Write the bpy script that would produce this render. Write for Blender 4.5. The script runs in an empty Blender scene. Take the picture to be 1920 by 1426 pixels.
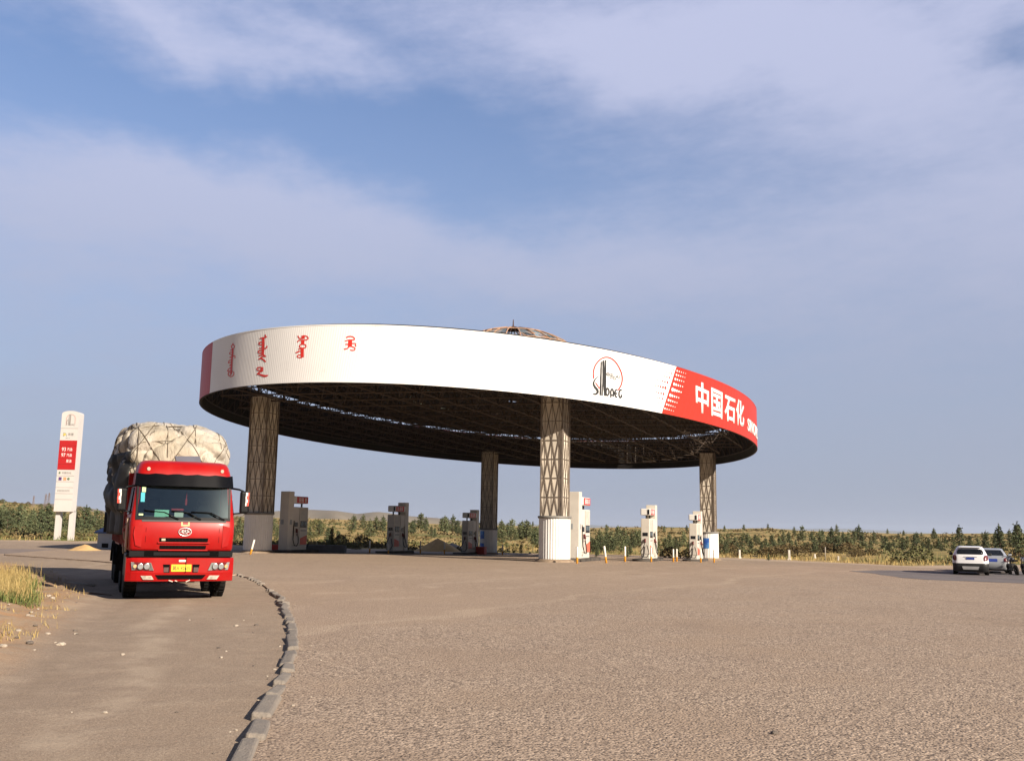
import bpy, bmesh, math, random
from mathutils import Vector, Matrix, noise
from mathutils.bvhtree import BVHTree
from mathutils.geometry import delaunay_2d_cdt

random.seed(7)
SC = bpy.context.scene
COL = SC.collection
PI = math.pi

# ------------------------------------------------------------------ camera survey (photo pixels 1920x1426)
F, CX, CY = 1800.0, 960.0, 713.0
HORIZON, ROLL, EYE = 992.0, 0.016, 1.62
PITCH = math.atan((HORIZON - CY) / F)

def view_ray(px, py):
    x, y = (px - CX) / F, -(py - CY) / F
    c, s = math.cos(ROLL), math.sin(ROLL)
    x, y = x * c - y * s, x * s + y * c
    cp, sp = math.cos(PITCH), math.sin(PITCH)
    return Vector((x, cp - y * sp, sp + y * cp))

def to_px(P):
    X, Y, Z = P[0], P[1], P[2] - EYE
    cp, sp = math.cos(PITCH), math.sin(PITCH)
    d = Y * cp + Z * sp
    if d < 0.05:
        return (-9999, 9999)
    x, y = X / d, (-Y * sp + Z * cp) / d
    c, s = math.cos(ROLL), math.sin(ROLL)
    x, y = x * c + y * s, -x * s + y * c
    return (CX + x * F, CY - y * F)

def lerp(a, b, t): return a + (b - a) * t
def sstep(a, b, x):
    t = max(0.0, min(1.0, (x - a) / (b - a))); return t * t * (3 - 2 * t)
def interp(tab, x):
    if x <= tab[0][0]: return tab[0][1]
    for (x0, y0), (x1, y1) in zip(tab, tab[1:]):
        if x <= x1: return lerp(y0, y1, (x - x0) / (x1 - x0))
    return tab[-1][1]

# ------------------------------------------------------------------ lie of the land
LEVELS = [(0, 0, 0), (-7, 21, 0), (0, 30, .02), (2.4, 48.5, .08), (-14.8, 55, .10), (-2.3, 87, -.62), (14.9, 80.6, -.62),
          (26, 51, -.45), (9, 62, -.24), (3.3, 49, 0), (13, 71, -.45), (-13.5, 57, .03), (-8, 69, -.17), (-3.5, 78, -.42),
          (20, 30, -.1), (-43, 90, .02), (-25, 45, .03), (40, 75, -.8), (0, 108, -.95), (30, 108, -1.1), (-55, 120, .15),
          (-22, 110, -.4), (-12, 12, .02), (12, 12, 0), (0, -20, 0), (-40, 20, .1), (45, 25, -.3), (70, 80, -.9), (60, 55, -.6),
          (-80, 60, .2), (-30, -30, 0), (30, -30, 0), (60, 130, -1.2), (100, 60, -1.0)]
RIDGE = [(-900, 925), (-200, 931), (0, 939), (60, 944), (110, 951), (165, 957), (200, 963), (300, 968), (440, 968), (520, 970),
         (640, 973), (770, 979), (860, 984), (1010, 986), (1100, 989), (1250, 987), (1360, 991), (1440, 989), (1500, 994),
         (1700, 1000), (1900, 999), (2200, 1000), (3000, 1000)]
def near_h(x, y):
    sw = sz = 0.0
    for a, b, z in LEVELS:
        w = 1.0 / ((x - a) ** 2 + (y - b) ** 2 + 30.0) ** 2
        sw += w; sz += w * z
    return sz / sw
_raw_h = near_h
GX0, GY0, GS, GNX, GNY = -140.0, -60.0, 2.0, 141, 111
_GRID = [[_raw_h(GX0 + i * GS, GY0 + j * GS) for i in range(GNX)] for j in range(GNY)]
def near_h(x, y):
    u, v = (x - GX0) / GS, (y - GY0) / GS
    u = max(0.0, min(GNX - 1.001, u)); v = max(0.0, min(GNY - 1.001, v))
    i, j = int(u), int(v); u -= i; v -= j
    a, b = _GRID[j], _GRID[j + 1]
    return (a[i] * (1 - u) + a[i + 1] * u) * (1 - v) + (b[i] * (1 - u) + b[i + 1] * u) * v
def px_of_az(az):
    az = max(-1.0, min(1.0, az))
    return to_px((math.sin(az) * 1000, math.cos(az) * 1000, EYE))[0]
def ridge_rise(az):
    px = px_of_az(az)
    py = interp(RIDGE, px)
    d = view_ray(px, py)
    return d.z / math.hypot(d.x, d.y)
def land(x, y):
    r = math.hypot(x, y)
    h = near_h(x, y)
    if r < 92: return h
    az = math.atan2(x, y)
    RR = 430.0
    top = EYE + ridge_rise(az) * RR
    t = (r - 95.0) / (RR - 95.0)
    base = near_h(x * 100 / r, y * 100 / r)
    if t <= 0: far = base
    elif t < 1: far = lerp(base, top, t ** 1.25) + .9 * noise.noise(Vector((x * .02, y * .02, 3))) * t * (1 - t) * 4 * .6
    else: far = top - (r - RR) * .012
    return lerp(h, far, sstep(92, 125, r))
def ground_at(px, py, lift=0.0):
    d = view_ray(px, py)
    d = d / math.hypot(d.x, d.y)
    k = 1.0
    last = k
    while k < 900:
        if EYE + d.z * k < land(d.x * k, d.y * k) + lift:
            lo, hi = last, k
            for _ in range(18):
                m = (lo + hi) / 2
                if EYE + d.z * m < land(d.x * m, d.y * m) + lift: hi = m
                else: lo = m
            k = hi
            break
        last = k
        k *= 1.01
    return Vector((d.x * k, d.y * k, land(d.x * k, d.y * k)))

# ------------------------------------------------------------------ materials
MATS = {}
def nodes_of(name):
    m = bpy.data.materials.new(name); m.use_nodes = True
    nt = m.node_tree
    return m, nt, nt.nodes, nt.links, nt.nodes['Principled BSDF']
def pbr(name, col, rough=.6, metal=0.0, var=.12, scale=3.0, bump=0.0, bscale=30.0, coat=0.0, dirt=None, dirt_amt=.4, spec=.5, detail=5):
    if name in MATS: return MATS[name]
    m, nt, N, L, B = nodes_of(name)
    tc = N.new('ShaderNodeTexCoord')
    nz = N.new('ShaderNodeTexNoise'); nz.inputs['Scale'].default_value = scale; nz.inputs['Detail'].default_value = detail
    L.new(tc.outputs['Object'], nz.inputs['Vector'])
    mr = N.new('ShaderNodeMapRange'); mr.inputs[1].default_value = .3; mr.inputs[2].default_value = .7
    mr.inputs[3].default_value = 1 - var; mr.inputs[4].default_value = 1 + var
    L.new(nz.outputs['Fac'], mr.inputs[0])
    mul = N.new('ShaderNodeVectorMath'); mul.operation = 'SCALE'; mul.inputs[0].default_value = col[:3]
    L.new(mr.outputs[0], mul.inputs['Scale'])
    out = mul.outputs[0]
    if dirt:
        n2 = N.new('ShaderNodeTexNoise'); n2.inputs['Scale'].default_value = scale * .45; n2.inputs['Detail'].default_value = 8
        n2.inputs['Roughness'].default_value = .7
        L.new(tc.outputs['Object'], n2.inputs['Vector'])
        r2 = N.new('ShaderNodeMapRange'); r2.inputs[1].default_value = .45; r2.inputs[2].default_value = .75; r2.inputs[4].default_value = dirt_amt
        L.new(n2.outputs['Fac'], r2.inputs[0])
        mx = N.new('ShaderNodeMixRGB'); mx.inputs[2].default_value = (*dirt, 1)
        L.new(r2.outputs[0], mx.inputs[0]); L.new(out, mx.inputs[1]); out = mx.outputs[0]
    L.new(out, B.inputs['Base Color'])
    B.inputs['Roughness'].default_value = rough; B.inputs['Metallic'].default_value = metal
    B.inputs['Specular IOR Level'].default_value = spec
    if coat: B.inputs['Coat Weight'].default_value = coat; B.inputs['Coat Roughness'].default_value = .08
    if bump:
        n3 = N.new('ShaderNodeTexNoise'); n3.inputs['Scale'].default_value = bscale; n3.inputs['Detail'].default_value = 4
        L.new(tc.outputs['Object'], n3.inputs['Vector'])
        bp = N.new('ShaderNodeBump'); bp.inputs['Strength'].default_value = bump; bp.inputs['Distance'].default_value = .02
        L.new(n3.outputs['Fac'], bp.inputs['Height']); L.new(bp.outputs[0], B.inputs['Normal'])
    MATS[name] = m
    return m
def glass(name, tint, gloss=.06, see=.55, base=.03):
    if name in MATS: return MATS[name]
    m, nt, N, L, B = nodes_of(name)
    N.remove(B)
    tr = N.new('ShaderNodeBsdfTransparent'); tr.inputs[0].default_value = (*[c * see for c in tint], 1)
    gl = N.new('ShaderNodeBsdfGlossy'); gl.inputs['Roughness'].default_value = gloss; gl.inputs[0].default_value = (.78, .95, .95, 1)
    fr = N.new('ShaderNodeFresnel'); fr.inputs[0].default_value = 1.5
    ad = N.new('ShaderNodeMath'); ad.operation = 'MULTIPLY_ADD'; ad.inputs[1].default_value = 1.2; ad.inputs[2].default_value = base
    L.new(fr.outputs[0], ad.inputs[0])
    mx = N.new('ShaderNodeMixShader'); L.new(ad.outputs[0], mx.inputs[0]); L.new(tr.outputs[0], mx.inputs[1]); L.new(gl.outputs[0], mx.inputs[2])
    L.new(mx.outputs[0], N['Material Output'].inputs[0])
    MATS[name] = m
    return m

# ------------------------------------------------------------------ mesh builder
class MB:
    def __init__(s): s.bm = bmesh.new()
    def box(s, c, d, bevel=0.0, seg=2, rot=None, mi=0, taper=None):
        M = Matrix.Translation(c) @ (rot.to_4x4() if rot else Matrix()) @ Matrix.Diagonal((d[0], d[1], d[2], 1))
        g = bmesh.ops.create_cube(s.bm, size=1.0, matrix=M)
        fs = {f for v in g['verts'] for f in v.link_faces}
        for f in fs: f.material_index = mi
        if bevel:
            es = list({e for v in g['verts'] for e in v.link_edges})
            r = bmesh.ops.bevel(s.bm, geom=es, offset=bevel, segments=seg, profile=.5, affect='EDGES')
            for f in r['faces']: f.material_index = mi
        return s
    def tube(s, p, q, r, n=8, r2=None, cap=True, mi=0):
        p, q = Vector(p), Vector(q); d = q - p
        if d.length < 1e-6: return s
        z = d.normalized(); a = z.orthogonal().normalized(); b = z.cross(a)
        r2 = r if r2 is None else r2
        A = [s.bm.verts.new(p + (a * math.cos(2 * PI * i / n) + b * math.sin(2 * PI * i / n)) * r) for i in range(n)]
        B = [s.bm.verts.new(q + (a * math.cos(2 * PI * i / n) + b * math.sin(2 * PI * i / n)) * r2) for i in range(n)]
        for i in range(n):
            f = s.bm.faces.new((A[i], A[(i + 1) % n], B[(i + 1) % n], B[i])); f.material_index = mi; f.smooth = n > 6
        if cap:
            s.bm.faces.new(A[::-1]).material_index = mi; s.bm.faces.new(B).material_index = mi
        return s
    def path(s, pts, r, n=6, mi=0):
        pts = [Vector(p) for p in pts]
        rings = []
        a0 = None
        for i, p in enumerate(pts):
            t = (pts[min(i + 1, len(pts) - 1)] - pts[max(i - 1, 0)])
            t = t.normalized() if t.length > 1e-9 else Vector((0, 0, 1))
            a = t.orthogonal().normalized() if a0 is None else (a0 - t * a0.dot(t)).normalized()
            a0 = a; b = t.cross(a)
            rr = r[i] if isinstance(r, (list, tuple)) else r
            rings.append([s.bm.verts.new(p + (a * math.cos(2 * PI * k / n) + b * math.sin(2 * PI * k / n)) * rr) for k in range(n)])
        for A, B in zip(rings, rings[1:]):
            for i in range(n):
                f = s.bm.faces.new((A[i], A[(i + 1) % n], B[(i + 1) % n], B[i])); f.material_index = mi; f.smooth = True
        s.bm.faces.new(rings[0][::-1]).material_index = mi; s.bm.faces.new(rings[-1]).material_index = mi
        return s
    def lathe(s, prof, n=32, c=(0, 0, 0), mi=0, smooth=True, axis='z'):
        rings = []
        for r, z in prof:
            ring = []
            for i in range(n):
                t = 2 * PI * i / n
                if axis == 'z': v = (c[0] + r * math.cos(t), c[1] + r * math.sin(t), c[2] + z)
                else: v = (c[0] + z, c[1] + r * math.cos(t), c[2] + r * math.sin(t))
                ring.append(s.bm.verts.new(v))
            rings.append(ring)
        for A, B in zip(rings, rings[1:]):
            for i in range(n):
                f = s.bm.faces.new((A[i], A[(i + 1) % n], B[(i + 1) % n], B[i])); f.smooth = smooth; f.material_index = mi
        s.bm.faces.new(rings[0][::-1]).material_index = mi; s.bm.faces.new(rings[-1]).material_index = mi
        return s
    def poly(s, pts, mi=0):
        vs = [s.bm.verts.new(p) for p in pts]
        f = s.bm.faces.new(vs); f.material_index = mi
        return f
    def prism(s, pts, d, mi=0):
        d = Vector(d)
        A = [s.bm.verts.new(Vector(p)) for p in pts]; B = [s.bm.verts.new(Vector(p) + d) for p in pts]
        n = len(A)
        s.bm.faces.new(A[::-1]).material_index = mi; s.bm.faces.new(B).material_index = mi
        for i in range(n):
            s.bm.faces.new((A[i], A[(i + 1) % n], B[(i + 1) % n], B[i])).material_index = mi
        return s
    def grid(s, rows, mi=0, smooth=True, close=False):
        V = [[s.bm.verts.new(p) for p in r] for r in rows]
        for a, b in zip(V, V[1:]):
            m = len(a)
            for i in range(m if close else m - 1):
                f = s.bm.faces.new((a[i], a[(i + 1) % m], b[(i + 1) % m], b[i])); f.smooth = smooth; f.material_index = mi
        return V
    def build(s, name, mat, parent=None, bevel=0.0, smooth=None, fix=True, loc=None, rotz=None):
        if bevel:
            bmesh.ops.bevel(s.bm, geom=[e for e in s.bm.edges if e.is_manifold and e.calc_face_angle(0) > .5], offset=bevel, segments=2, profile=.5, affect='EDGES')
        if fix: bmesh.ops.recalc_face_normals(s.bm, faces=s.bm.faces)
        if smooth is not None:
            for f in s.bm.faces: f.smooth = smooth
        me = bpy.data.meshes.new(name); s.bm.to_mesh(me); s.bm.free()
        for m in (mat if isinstance(mat, (list, tuple)) else [mat]): me.materials.append(m)
        o = bpy.data.objects.new(name, me); COL.objects.link(o)
        if parent: o.parent = parent
        if loc is not None: o.location = loc
        if rotz is not None: o.rotation_euler = (0, 0, rotz)
        return o

def tag(o, label=None, cat=None, group=None, kind=None):
    if label: o['label'] = label
    if cat: o['category'] = cat
    if group: o['group'] = group
    if kind: o['kind'] = kind
    return o
def thing(name, label, cat, loc, rotz=0.0, group=None):
    o = bpy.data.objects.new(name, None); COL.objects.link(o)
    o.empty_display_size = .3
    o.location = loc; o.rotation_euler = (0, 0, rotz)
    return tag(o, label, cat, group)
def copy_tree(o, parent=None):
    c = o.copy(); COL.objects.link(c); c.parent = parent
    for ch in [x for x in COL.objects if x.parent == o]:
        copy_tree(ch, c)
    return c

def glyphs(text, size=1.0, ext=0.0, align='LEFT', fat=0.0):
    """outline text as mesh data (bundled font), xy plane"""
    cu = bpy.data.curves.new('lettering', 'FONT'); cu.body = text; cu.size = size; cu.extrude = ext; cu.align_x = align; cu.offset = fat
    cu.resolution_u = 4
    o = bpy.data.objects.new('lettering', cu); COL.objects.link(o)
    dg = bpy.context.evaluated_depsgraph_get()
    me = bpy.data.meshes.new_from_object(o.evaluated_get(dg))
    COL.objects.unlink(o); bpy.data.objects.remove(o)
    return me
def text_on(name, text, mat, parent, M, width=None, height=None, ext=0.004, thick=0.0):
    """text fitted to a width x height box centred on M's origin, lying in M's xy plane"""
    me = glyphs(text, 1.0, ext)
    xs = [v.co.x for v in me.vertices]; ys = [v.co.y for v in me.vertices]
    if not xs: return None
    x0, x1, y0, y1 = min(xs), max(xs), min(ys), max(ys)
    sx = width / (x1 - x0) if width else None; sy = height / (y1 - y0) if height else None
    sx = sx or sy; sy = sy or sx
    for v in me.vertices:
        v.co = M @ Vector(((v.co.x - (x0 + x1) / 2) * sx, (v.co.y - (y0 + y1) / 2) * sy, v.co.z))
    me.materials.clear(); me.materials.append(mat); me.name = name
    o = bpy.data.objects.new(name, me); COL.objects.link(o); o.parent = parent
    return o

def face_mat(origin, right, up):
    r, u = Vector(right).normalized(), Vector(up).normalized(); n = r.cross(u)
    M = Matrix((r, u, n)).transposed().to_4x4(); M.translation = Vector(origin)
    return M

M_WHITE = pbr('white_enamel', (.78, .77, .74), .45, var=.05, scale=1.5, dirt=(.5, .45, .38), dirt_amt=.25)
M_BLACK = pbr('black_rubber', (.007, .007, .007), .8, var=.25, scale=9, dirt=(.07, .058, .045), dirt_amt=.3, spec=.15)
M_BLKPL = pbr('black_plastic', (.005, .005, .006), .5, var=.2, scale=6, spec=.2)
M_RED = pbr('red_truck_paint', (.335, .0055, .006), .36, var=.10, scale=1.8, coat=.05, dirt=(.26, .055, .038), dirt_amt=.38, spec=.22)
M_SIGNRED = pbr('red_sign_panel', (.40, .012, .014), .5, var=.06, scale=.8)
M_DARKMETAL = pbr('dark_steel', (.035, .033, .032), .6, metal=.3, var=.25, scale=8)
M_STEEL = pbr('grey_steel', (.32, .32, .32), .45, metal=.6, var=.15, scale=5)
M_CONC = pbr('grey_concrete', (.27, .25, .225), .9, var=.2, scale=2.5, bump=.5, bscale=40, dirt=(.33, .26, .19), dirt_amt=.5)
M_CHROME = pbr('lamp_reflector', (.75, .75, .76), .12, metal=.9, var=.05)
M_YELLOW = pbr('yellow_plate', (.80, .50, .02), .5, var=.06)
M_INK = pbr('black_lettering', (.012, .012, .012), .5, var=.05)
M_WHITELET = pbr('white_lettering', (.82, .80, .78), .5, var=.03)
M_REDLET = pbr('red_lettering', (.62, .03, .02), .5, var=.05)

# ------------------------------------------------------------------ camera, sun, sky
cam = bpy.data.cameras.new('camera'); camo = bpy.data.objects.new('camera', cam); COL.objects.link(camo)
cam.sensor_fit = 'HORIZONTAL'; cam.sensor_width = 36.0; cam.lens = 36.0 * F / 1920.0
cam.clip_start = .1; cam.clip_end = 40000
camo.matrix_world = Matrix.Translation((0, 0, EYE)) @ Matrix.Rotation(PI / 2 + PITCH, 4, 'X') @ Matrix.Rotation(ROLL, 4, 'Z')
SC.camera = camo

SUN_DIR = Vector((.695, -.72, 0)).normalized(); SUN_EL = math.radians(25.5)
SUN_DIR = Vector((SUN_DIR.x * math.cos(SUN_EL), SUN_DIR.y * math.cos(SUN_EL), math.sin(SUN_EL)))
sun = bpy.data.lights.new('sun', 'SUN'); sun.energy = 5.0; sun.angle = math.radians(.5); sun.color = (1.0, .88, .73)
suno = bpy.data.objects.new('sun', sun); COL.objects.link(suno)
suno.rotation_euler = SUN_DIR.to_track_quat('Z', 'Y').to_euler()

w = bpy.data.worlds.new('World'); SC.world = w; w.use_nodes = True
wn, wl = w.node_tree.nodes, w.node_tree.links
def WM(op, a, b=None, c=None):
    n = wn.new('ShaderNodeMath'); n.operation = op
    for i, v in enumerate((a, b, c)):
        if v is None: continue
        if isinstance(v, (int, float)): n.inputs[i].default_value = v
        else: wl.new(v, n.inputs[i])
    return n.outputs[0]
bg = wn['Background']; bg.inputs['Strength'].default_value = .1
sky = wn.new('ShaderNodeTexSky'); sky.sky_type = 'NISHITA'; sky.sun_disc = False
sky.sun_elevation = SUN_EL
sky.sun_rotation = math.atan2(SUN_DIR.x, SUN_DIR.y)
sky.altitude = 1000; sky.air_density = 1.0; sky.dust_density = .5; sky.ozone_density = 1.5
tc = wn.new('ShaderNodeTexCoord'); sep = wn.new('ShaderNodeSeparateXYZ'); wl.new(tc.outputs['Generated'], sep.inputs[0])
AZ = WM('ARCTAN2', sep.outputs[0], sep.outputs[1]); EL = WM('ARCSINE', sep.outputs[2])
def wnoise(scale, detail, stretch, rough=.6, off=0.0, lean=0.0):
    cb = wn.new('ShaderNodeCombineXYZ')
    wl.new(WM('MULTIPLY_ADD', EL, lean, AZ), cb.inputs[0]); wl.new(WM('MULTIPLY', WM('MULTIPLY_ADD', AZ, -lean * .15, EL), stretch), cb.inputs[1]); cb.inputs[2].default_value = off
    n = wn.new('ShaderNodeTexNoise'); n.inputs['Scale'].default_value = scale; n.inputs['Detail'].default_value = detail; n.inputs['Roughness'].default_value = rough
    wl.new(cb.outputs[0], n.inputs['Vector'])
    return n
nw = wnoise(3.2, 5, 1.6, .6)
sw = wn.new('ShaderNodeSeparateColor'); wl.new(nw.outputs['Color'], sw.inputs[0])
AZW = WM('MULTIPLY_ADD', WM('SUBTRACT', sw.outputs[0], .5), .30, AZ)
ELW = WM('MULTIPLY_ADD', WM('SUBTRACT', sw.outputs[1], .5), .16, EL)
BLOBS = [(110, 390, 430, 130, -6, .42), (430, 400, 300, 110, 12, .32), (930, 490, 480, 85, 6, .38), (470, 80, 330, 55, 14, .34), (590, 50, 100, 28, 30, .25),
         (1650, 90, 520, 150, 0, .55), (1250, 50, 330, 100, 0, .3), (1880, 420, 360, 190, 0, .45), (1000, 70, 350, 80, 6, .2),
         (330, 20, 90, 25, 20, .2), (1250, 480, 330, 120, 0, .15),
         (90, 165, 330, 95, 6, -.38), (480, 215, 420, 60, 6, -.34), (850, 270, 290, 120, 0, -.34), (1010, 390, 170, 60, 12, -.2),
         (1340, 215, 240, 90, 0, -.22), (1930, 60, 90, 60, 0, -.5), (1480, 330, 300, 70, 0, -.12)]
mask = None
for (bx, by, ra, rb, ang, wt) in BLOBS:
    d = view_ray(bx, by); d.normalize()
    a0, e0 = math.atan2(d.x, d.y), math.asin(d.z)
    t = math.radians(-ang)
    du, dv = WM('SUBTRACT', AZW, a0), WM('SUBTRACT', ELW, e0)
    p = WM('ADD', WM('MULTIPLY', du, math.cos(t) * F / ra), WM('MULTIPLY', dv, math.sin(t) * F / ra))
    q = WM('ADD', WM('MULTIPLY', du, -math.sin(t) * F / rb), WM('MULTIPLY', dv, math.cos(t) * F / rb))
    g = WM('MULTIPLY', WM('POWER', 2.718, WM('MULTIPLY', WM('ADD', WM('MULTIPLY', p, p), WM('MULTIPLY', q, q)), -1.0)), wt)
    mask = g if mask is None else WM('ADD', mask, g)
nf = wnoise(7.0, 8, 2.6, .62, 4.0, .8)
mask = WM('ADD', mask, WM('MULTIPLY_ADD', WM('SUBTRACT', nf.outputs['Fac'], .5), .62, .40))
nf2 = wnoise(20.0, 9, 3.4, .68, 9.0, 1.4)
mask = WM('ADD', mask, WM('MULTIPLY', WM('SUBTRACT', nf2.outputs['Fac'], .5), .34))
mr = wn.new('ShaderNodeMapRange'); mr.interpolation_type = 'SMOOTHSTEP'
mr.inputs[1].default_value = .02; mr.inputs[2].default_value = .98; wl.new(mask, mr.inputs[0])
def wrgb(c):
    n = wn.new('ShaderNodeCombineXYZ')
    for i in range(3): n.inputs[i].default_value = c[i]
    return n.outputs[0]
def wmix(f, a, b):
    n = wn.new('ShaderNodeMix'); n.data_type = 'VECTOR'; n.clamp_factor = True
    if isinstance(f, (int, float)): n.inputs['Factor'].default_value = f
    else: wl.new(f, n.inputs['Factor'])
    wl.new(a, n.inputs[4]); wl.new(b, n.inputs[5])
    return n.outputs[1]
SKY_GAIN, CLOUD, HAZE_C = .75, (3.75, 3.9, 5.2), (2.08, 2.28, 2.95)
sc = wn.new('ShaderNodeVectorMath'); sc.operation = 'MULTIPLY'; wl.new(sky.outputs[0], sc.inputs[0]); sc.inputs[1].default_value = (SKY_GAIN * .98, SKY_GAIN * 1.08, SKY_GAIN * 1.26)
hz0 = WM('MAXIMUM', EL, 0.0)
hz = WM('POWER', 2.718, WM('MULTIPLY', WM('MULTIPLY', hz0, hz0), -8.0))
veil = wmix(WM('MULTIPLY', mr.outputs[0], .82), sc.outputs[0], wrgb(CLOUD))
veil = wmix(WM('MULTIPLY', hz, .93), veil, wrgb(HAZE_C))
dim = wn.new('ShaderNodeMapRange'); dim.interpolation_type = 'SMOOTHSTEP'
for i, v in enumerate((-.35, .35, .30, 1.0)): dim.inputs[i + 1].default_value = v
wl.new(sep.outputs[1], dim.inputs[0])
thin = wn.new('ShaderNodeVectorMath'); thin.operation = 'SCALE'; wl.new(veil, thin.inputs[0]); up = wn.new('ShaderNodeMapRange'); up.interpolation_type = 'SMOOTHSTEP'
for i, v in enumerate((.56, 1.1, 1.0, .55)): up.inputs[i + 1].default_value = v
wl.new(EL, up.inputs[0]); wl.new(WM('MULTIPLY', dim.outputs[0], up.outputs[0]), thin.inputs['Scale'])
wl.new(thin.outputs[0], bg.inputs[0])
SC.view_settings.view_transform = 'Standard'; SC.view_settings.look = 'None'
SC.view_settings.exposure = .80; SC.view_settings.gamma = 1.0
SC.cycles.max_bounces = 8; SC.cycles.transparent_max_bounces = 12; SC.cycles.volume_bounces = 0

# ------------------------------------------------------------------ ground
def in_poly(x, y, P):
    c = False; n = len(P); j = n - 1
    for i in range(n):
        if (P[i][1] > y) != (P[j][1] > y) and x < (P[j][0] - P[i][0]) * (y - P[i][1]) / (P[j][1] - P[i][1]) + P[i][0]: c = not c
        j = i
    return c
def edge_dist(x, y, P):
    b = 1e9; n = len(P)
    for i in range(n):
        ax, ay = P[i]; bx, by = P[(i + 1) % n]
        dx, dy = bx - ax, by - ay
        t = max(0, min(1, ((x - ax) * dx + (y - ay) * dy) / (dx * dx + dy * dy + 1e-9)))
        b = min(b, (x - ax - t * dx) ** 2 + (y - ay - t * dy) ** 2)
    return math.sqrt(b)
def inside(x, y, P):
    d = edge_dist(x, y, P); return d if in_poly(x, y, P) else -d
g2 = lambda px, py: tuple(ground_at(px, py).xy)

KERB_PX = [(453, 1440), (457, 1426), (477.5, 1381), (495.5, 1342), (511, 1311.5), (526, 1283), (536.5, 1260), (544, 1234.5), (548, 1214), (549, 1193),
           (545, 1173), (539, 1155), (531.4, 1137), (525, 1121.6), (512, 1113), (499, 1102), (484, 1091), (467, 1084), (444, 1078)]
KERB = [g2(*p) for p in KERB_PX]
k0, k1 = Vector(KERB[0]), Vector(KERB[3])
dk = (k0 - k1).normalized()
KERB = [tuple(k0 + dk * 5.0), tuple(k0 + dk * 2.4)] + KERB
LOT = [(-3.2, -8)] + KERB + [(-9.5, 31), (-12.5, 36), (-17.5, 41), (-24, 46.5), (-27, 52), (-23, 60), (-19, 70), (-15.5, 82), (-10.5, 92), (0, 93.5), (8, 91), (15, 86.5)]
LOT += [g2(1400, 1054), g2(1500, 1060), g2(1600, 1066), g2(1700, 1068.5), g2(1800, 1067), g2(1930, 1065)] + [(62, 72), (62, -8)]
DIRT = [(-28, -10), (-28, 20), (-32, 34), (-60, 47), (-90, 62), (-70, 72), (-48, 84), (-30, 86), (-24, 92), (-14, 97), (0, 99), (10, 95), (17, 90)]
DIRT += [g2(1420, 1047), g2(1560, 1054), g2(1700, 1060), g2(1930, 1058)] + [(75, 80), (75, -10)]
BANK = [g2(-400, 1500), g2(-260, 1330), g2(0, 1268), g2(70, 1222), g2(125, 1170), g2(165, 1122), g2(140, 1096), g2(105, 1075), g2(30, 1058), g2(-200, 1070), g2(-500, 1200)]

def ground_extra(x, y, r):
    if r > 60: return 0.0
    b = inside(x, y, BANK)
    h = 0.0
    if b > -.6:
        h += sstep(-.6, 1.0, b) * (.14 + .16 * noise.noise(Vector((x * .9, y * .9, 5))) + .07 * noise.noise(Vector((x * 2.7, y * 2.7, 9))))
    return h

def radial_sheet(name):
    azs = [math.radians(a) for a in range(-180, -48, 6)] + [math.radians(-48 + .5 * i) for i in range(193)] + [math.radians(a) for a in range(54, 180, 6)]
    rs = [0.0, .8]
    while rs[-1] < 3200:
        rs.append(rs[-1] * (1.022 if rs[-1] < 130 else 1.05) + .02)
    bm = bmesh.new(); lay = bm.verts.layers.float_color.new('zone')
    rows = []
    for r in rs[1:]:
        row = []
        for a in azs:
            x, y = r * math.sin(a), r * math.cos(a)
            h = land(x, y)
            lot = inside(x, y, LOT) if r < 130 else -99
            dirt = inside(x, y, DIRT) if r < 170 else -99
            n1 = noise.noise(Vector((x * .35, y * .35, 1))) + .6 * noise.noise(Vector((x * 1.1, y * 1.1, 2)))
            grass = sstep(-.4, 1.6, -dirt + n1 * 1.3)
            h += ground_extra(x, y, r)
            if r > 50: h += grass * .10 * noise.noise(Vector((x * .22, y * .22, 8)))
            h -= .14 * sstep(0.0, .7, lot)
            v = bm.verts.new((x, y, h))
            bank = sstep(-.3, .8, inside(x, y, BANK)) if r < 40 else 0.0
            rim = sstep(4.5, 1.0, abs(dirt - 1.5)) if y > 45 and r < 170 else 0.0
            v[lay] = (grass, bank, rim, 1)
            row.append(v)
        rows.append(row)
    c = bm.verts.new((0, 0, land(0, 0) - .14)); c[lay] = (0, 0, 0, 1)
    n = len(azs)
    for i in range(n): bm.faces.new((c, rows[0][(i + 1) % n], rows[0][i]))
    for A, B in zip(rows, rows[1:]):
        for i in range(n): bm.faces.new((A[i], A[(i + 1) % n], B[(i + 1) % n], B[i]))
    bmesh.ops.recalc_face_normals(bm, faces=bm.faces)
    for f in bm.faces: f.smooth = True
    me = bpy.data.meshes.new(name); bm.to_mesh(me); bm.free()
    o = bpy.data.objects.new(name, me); COL.objects.link(o)
    return o

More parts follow.
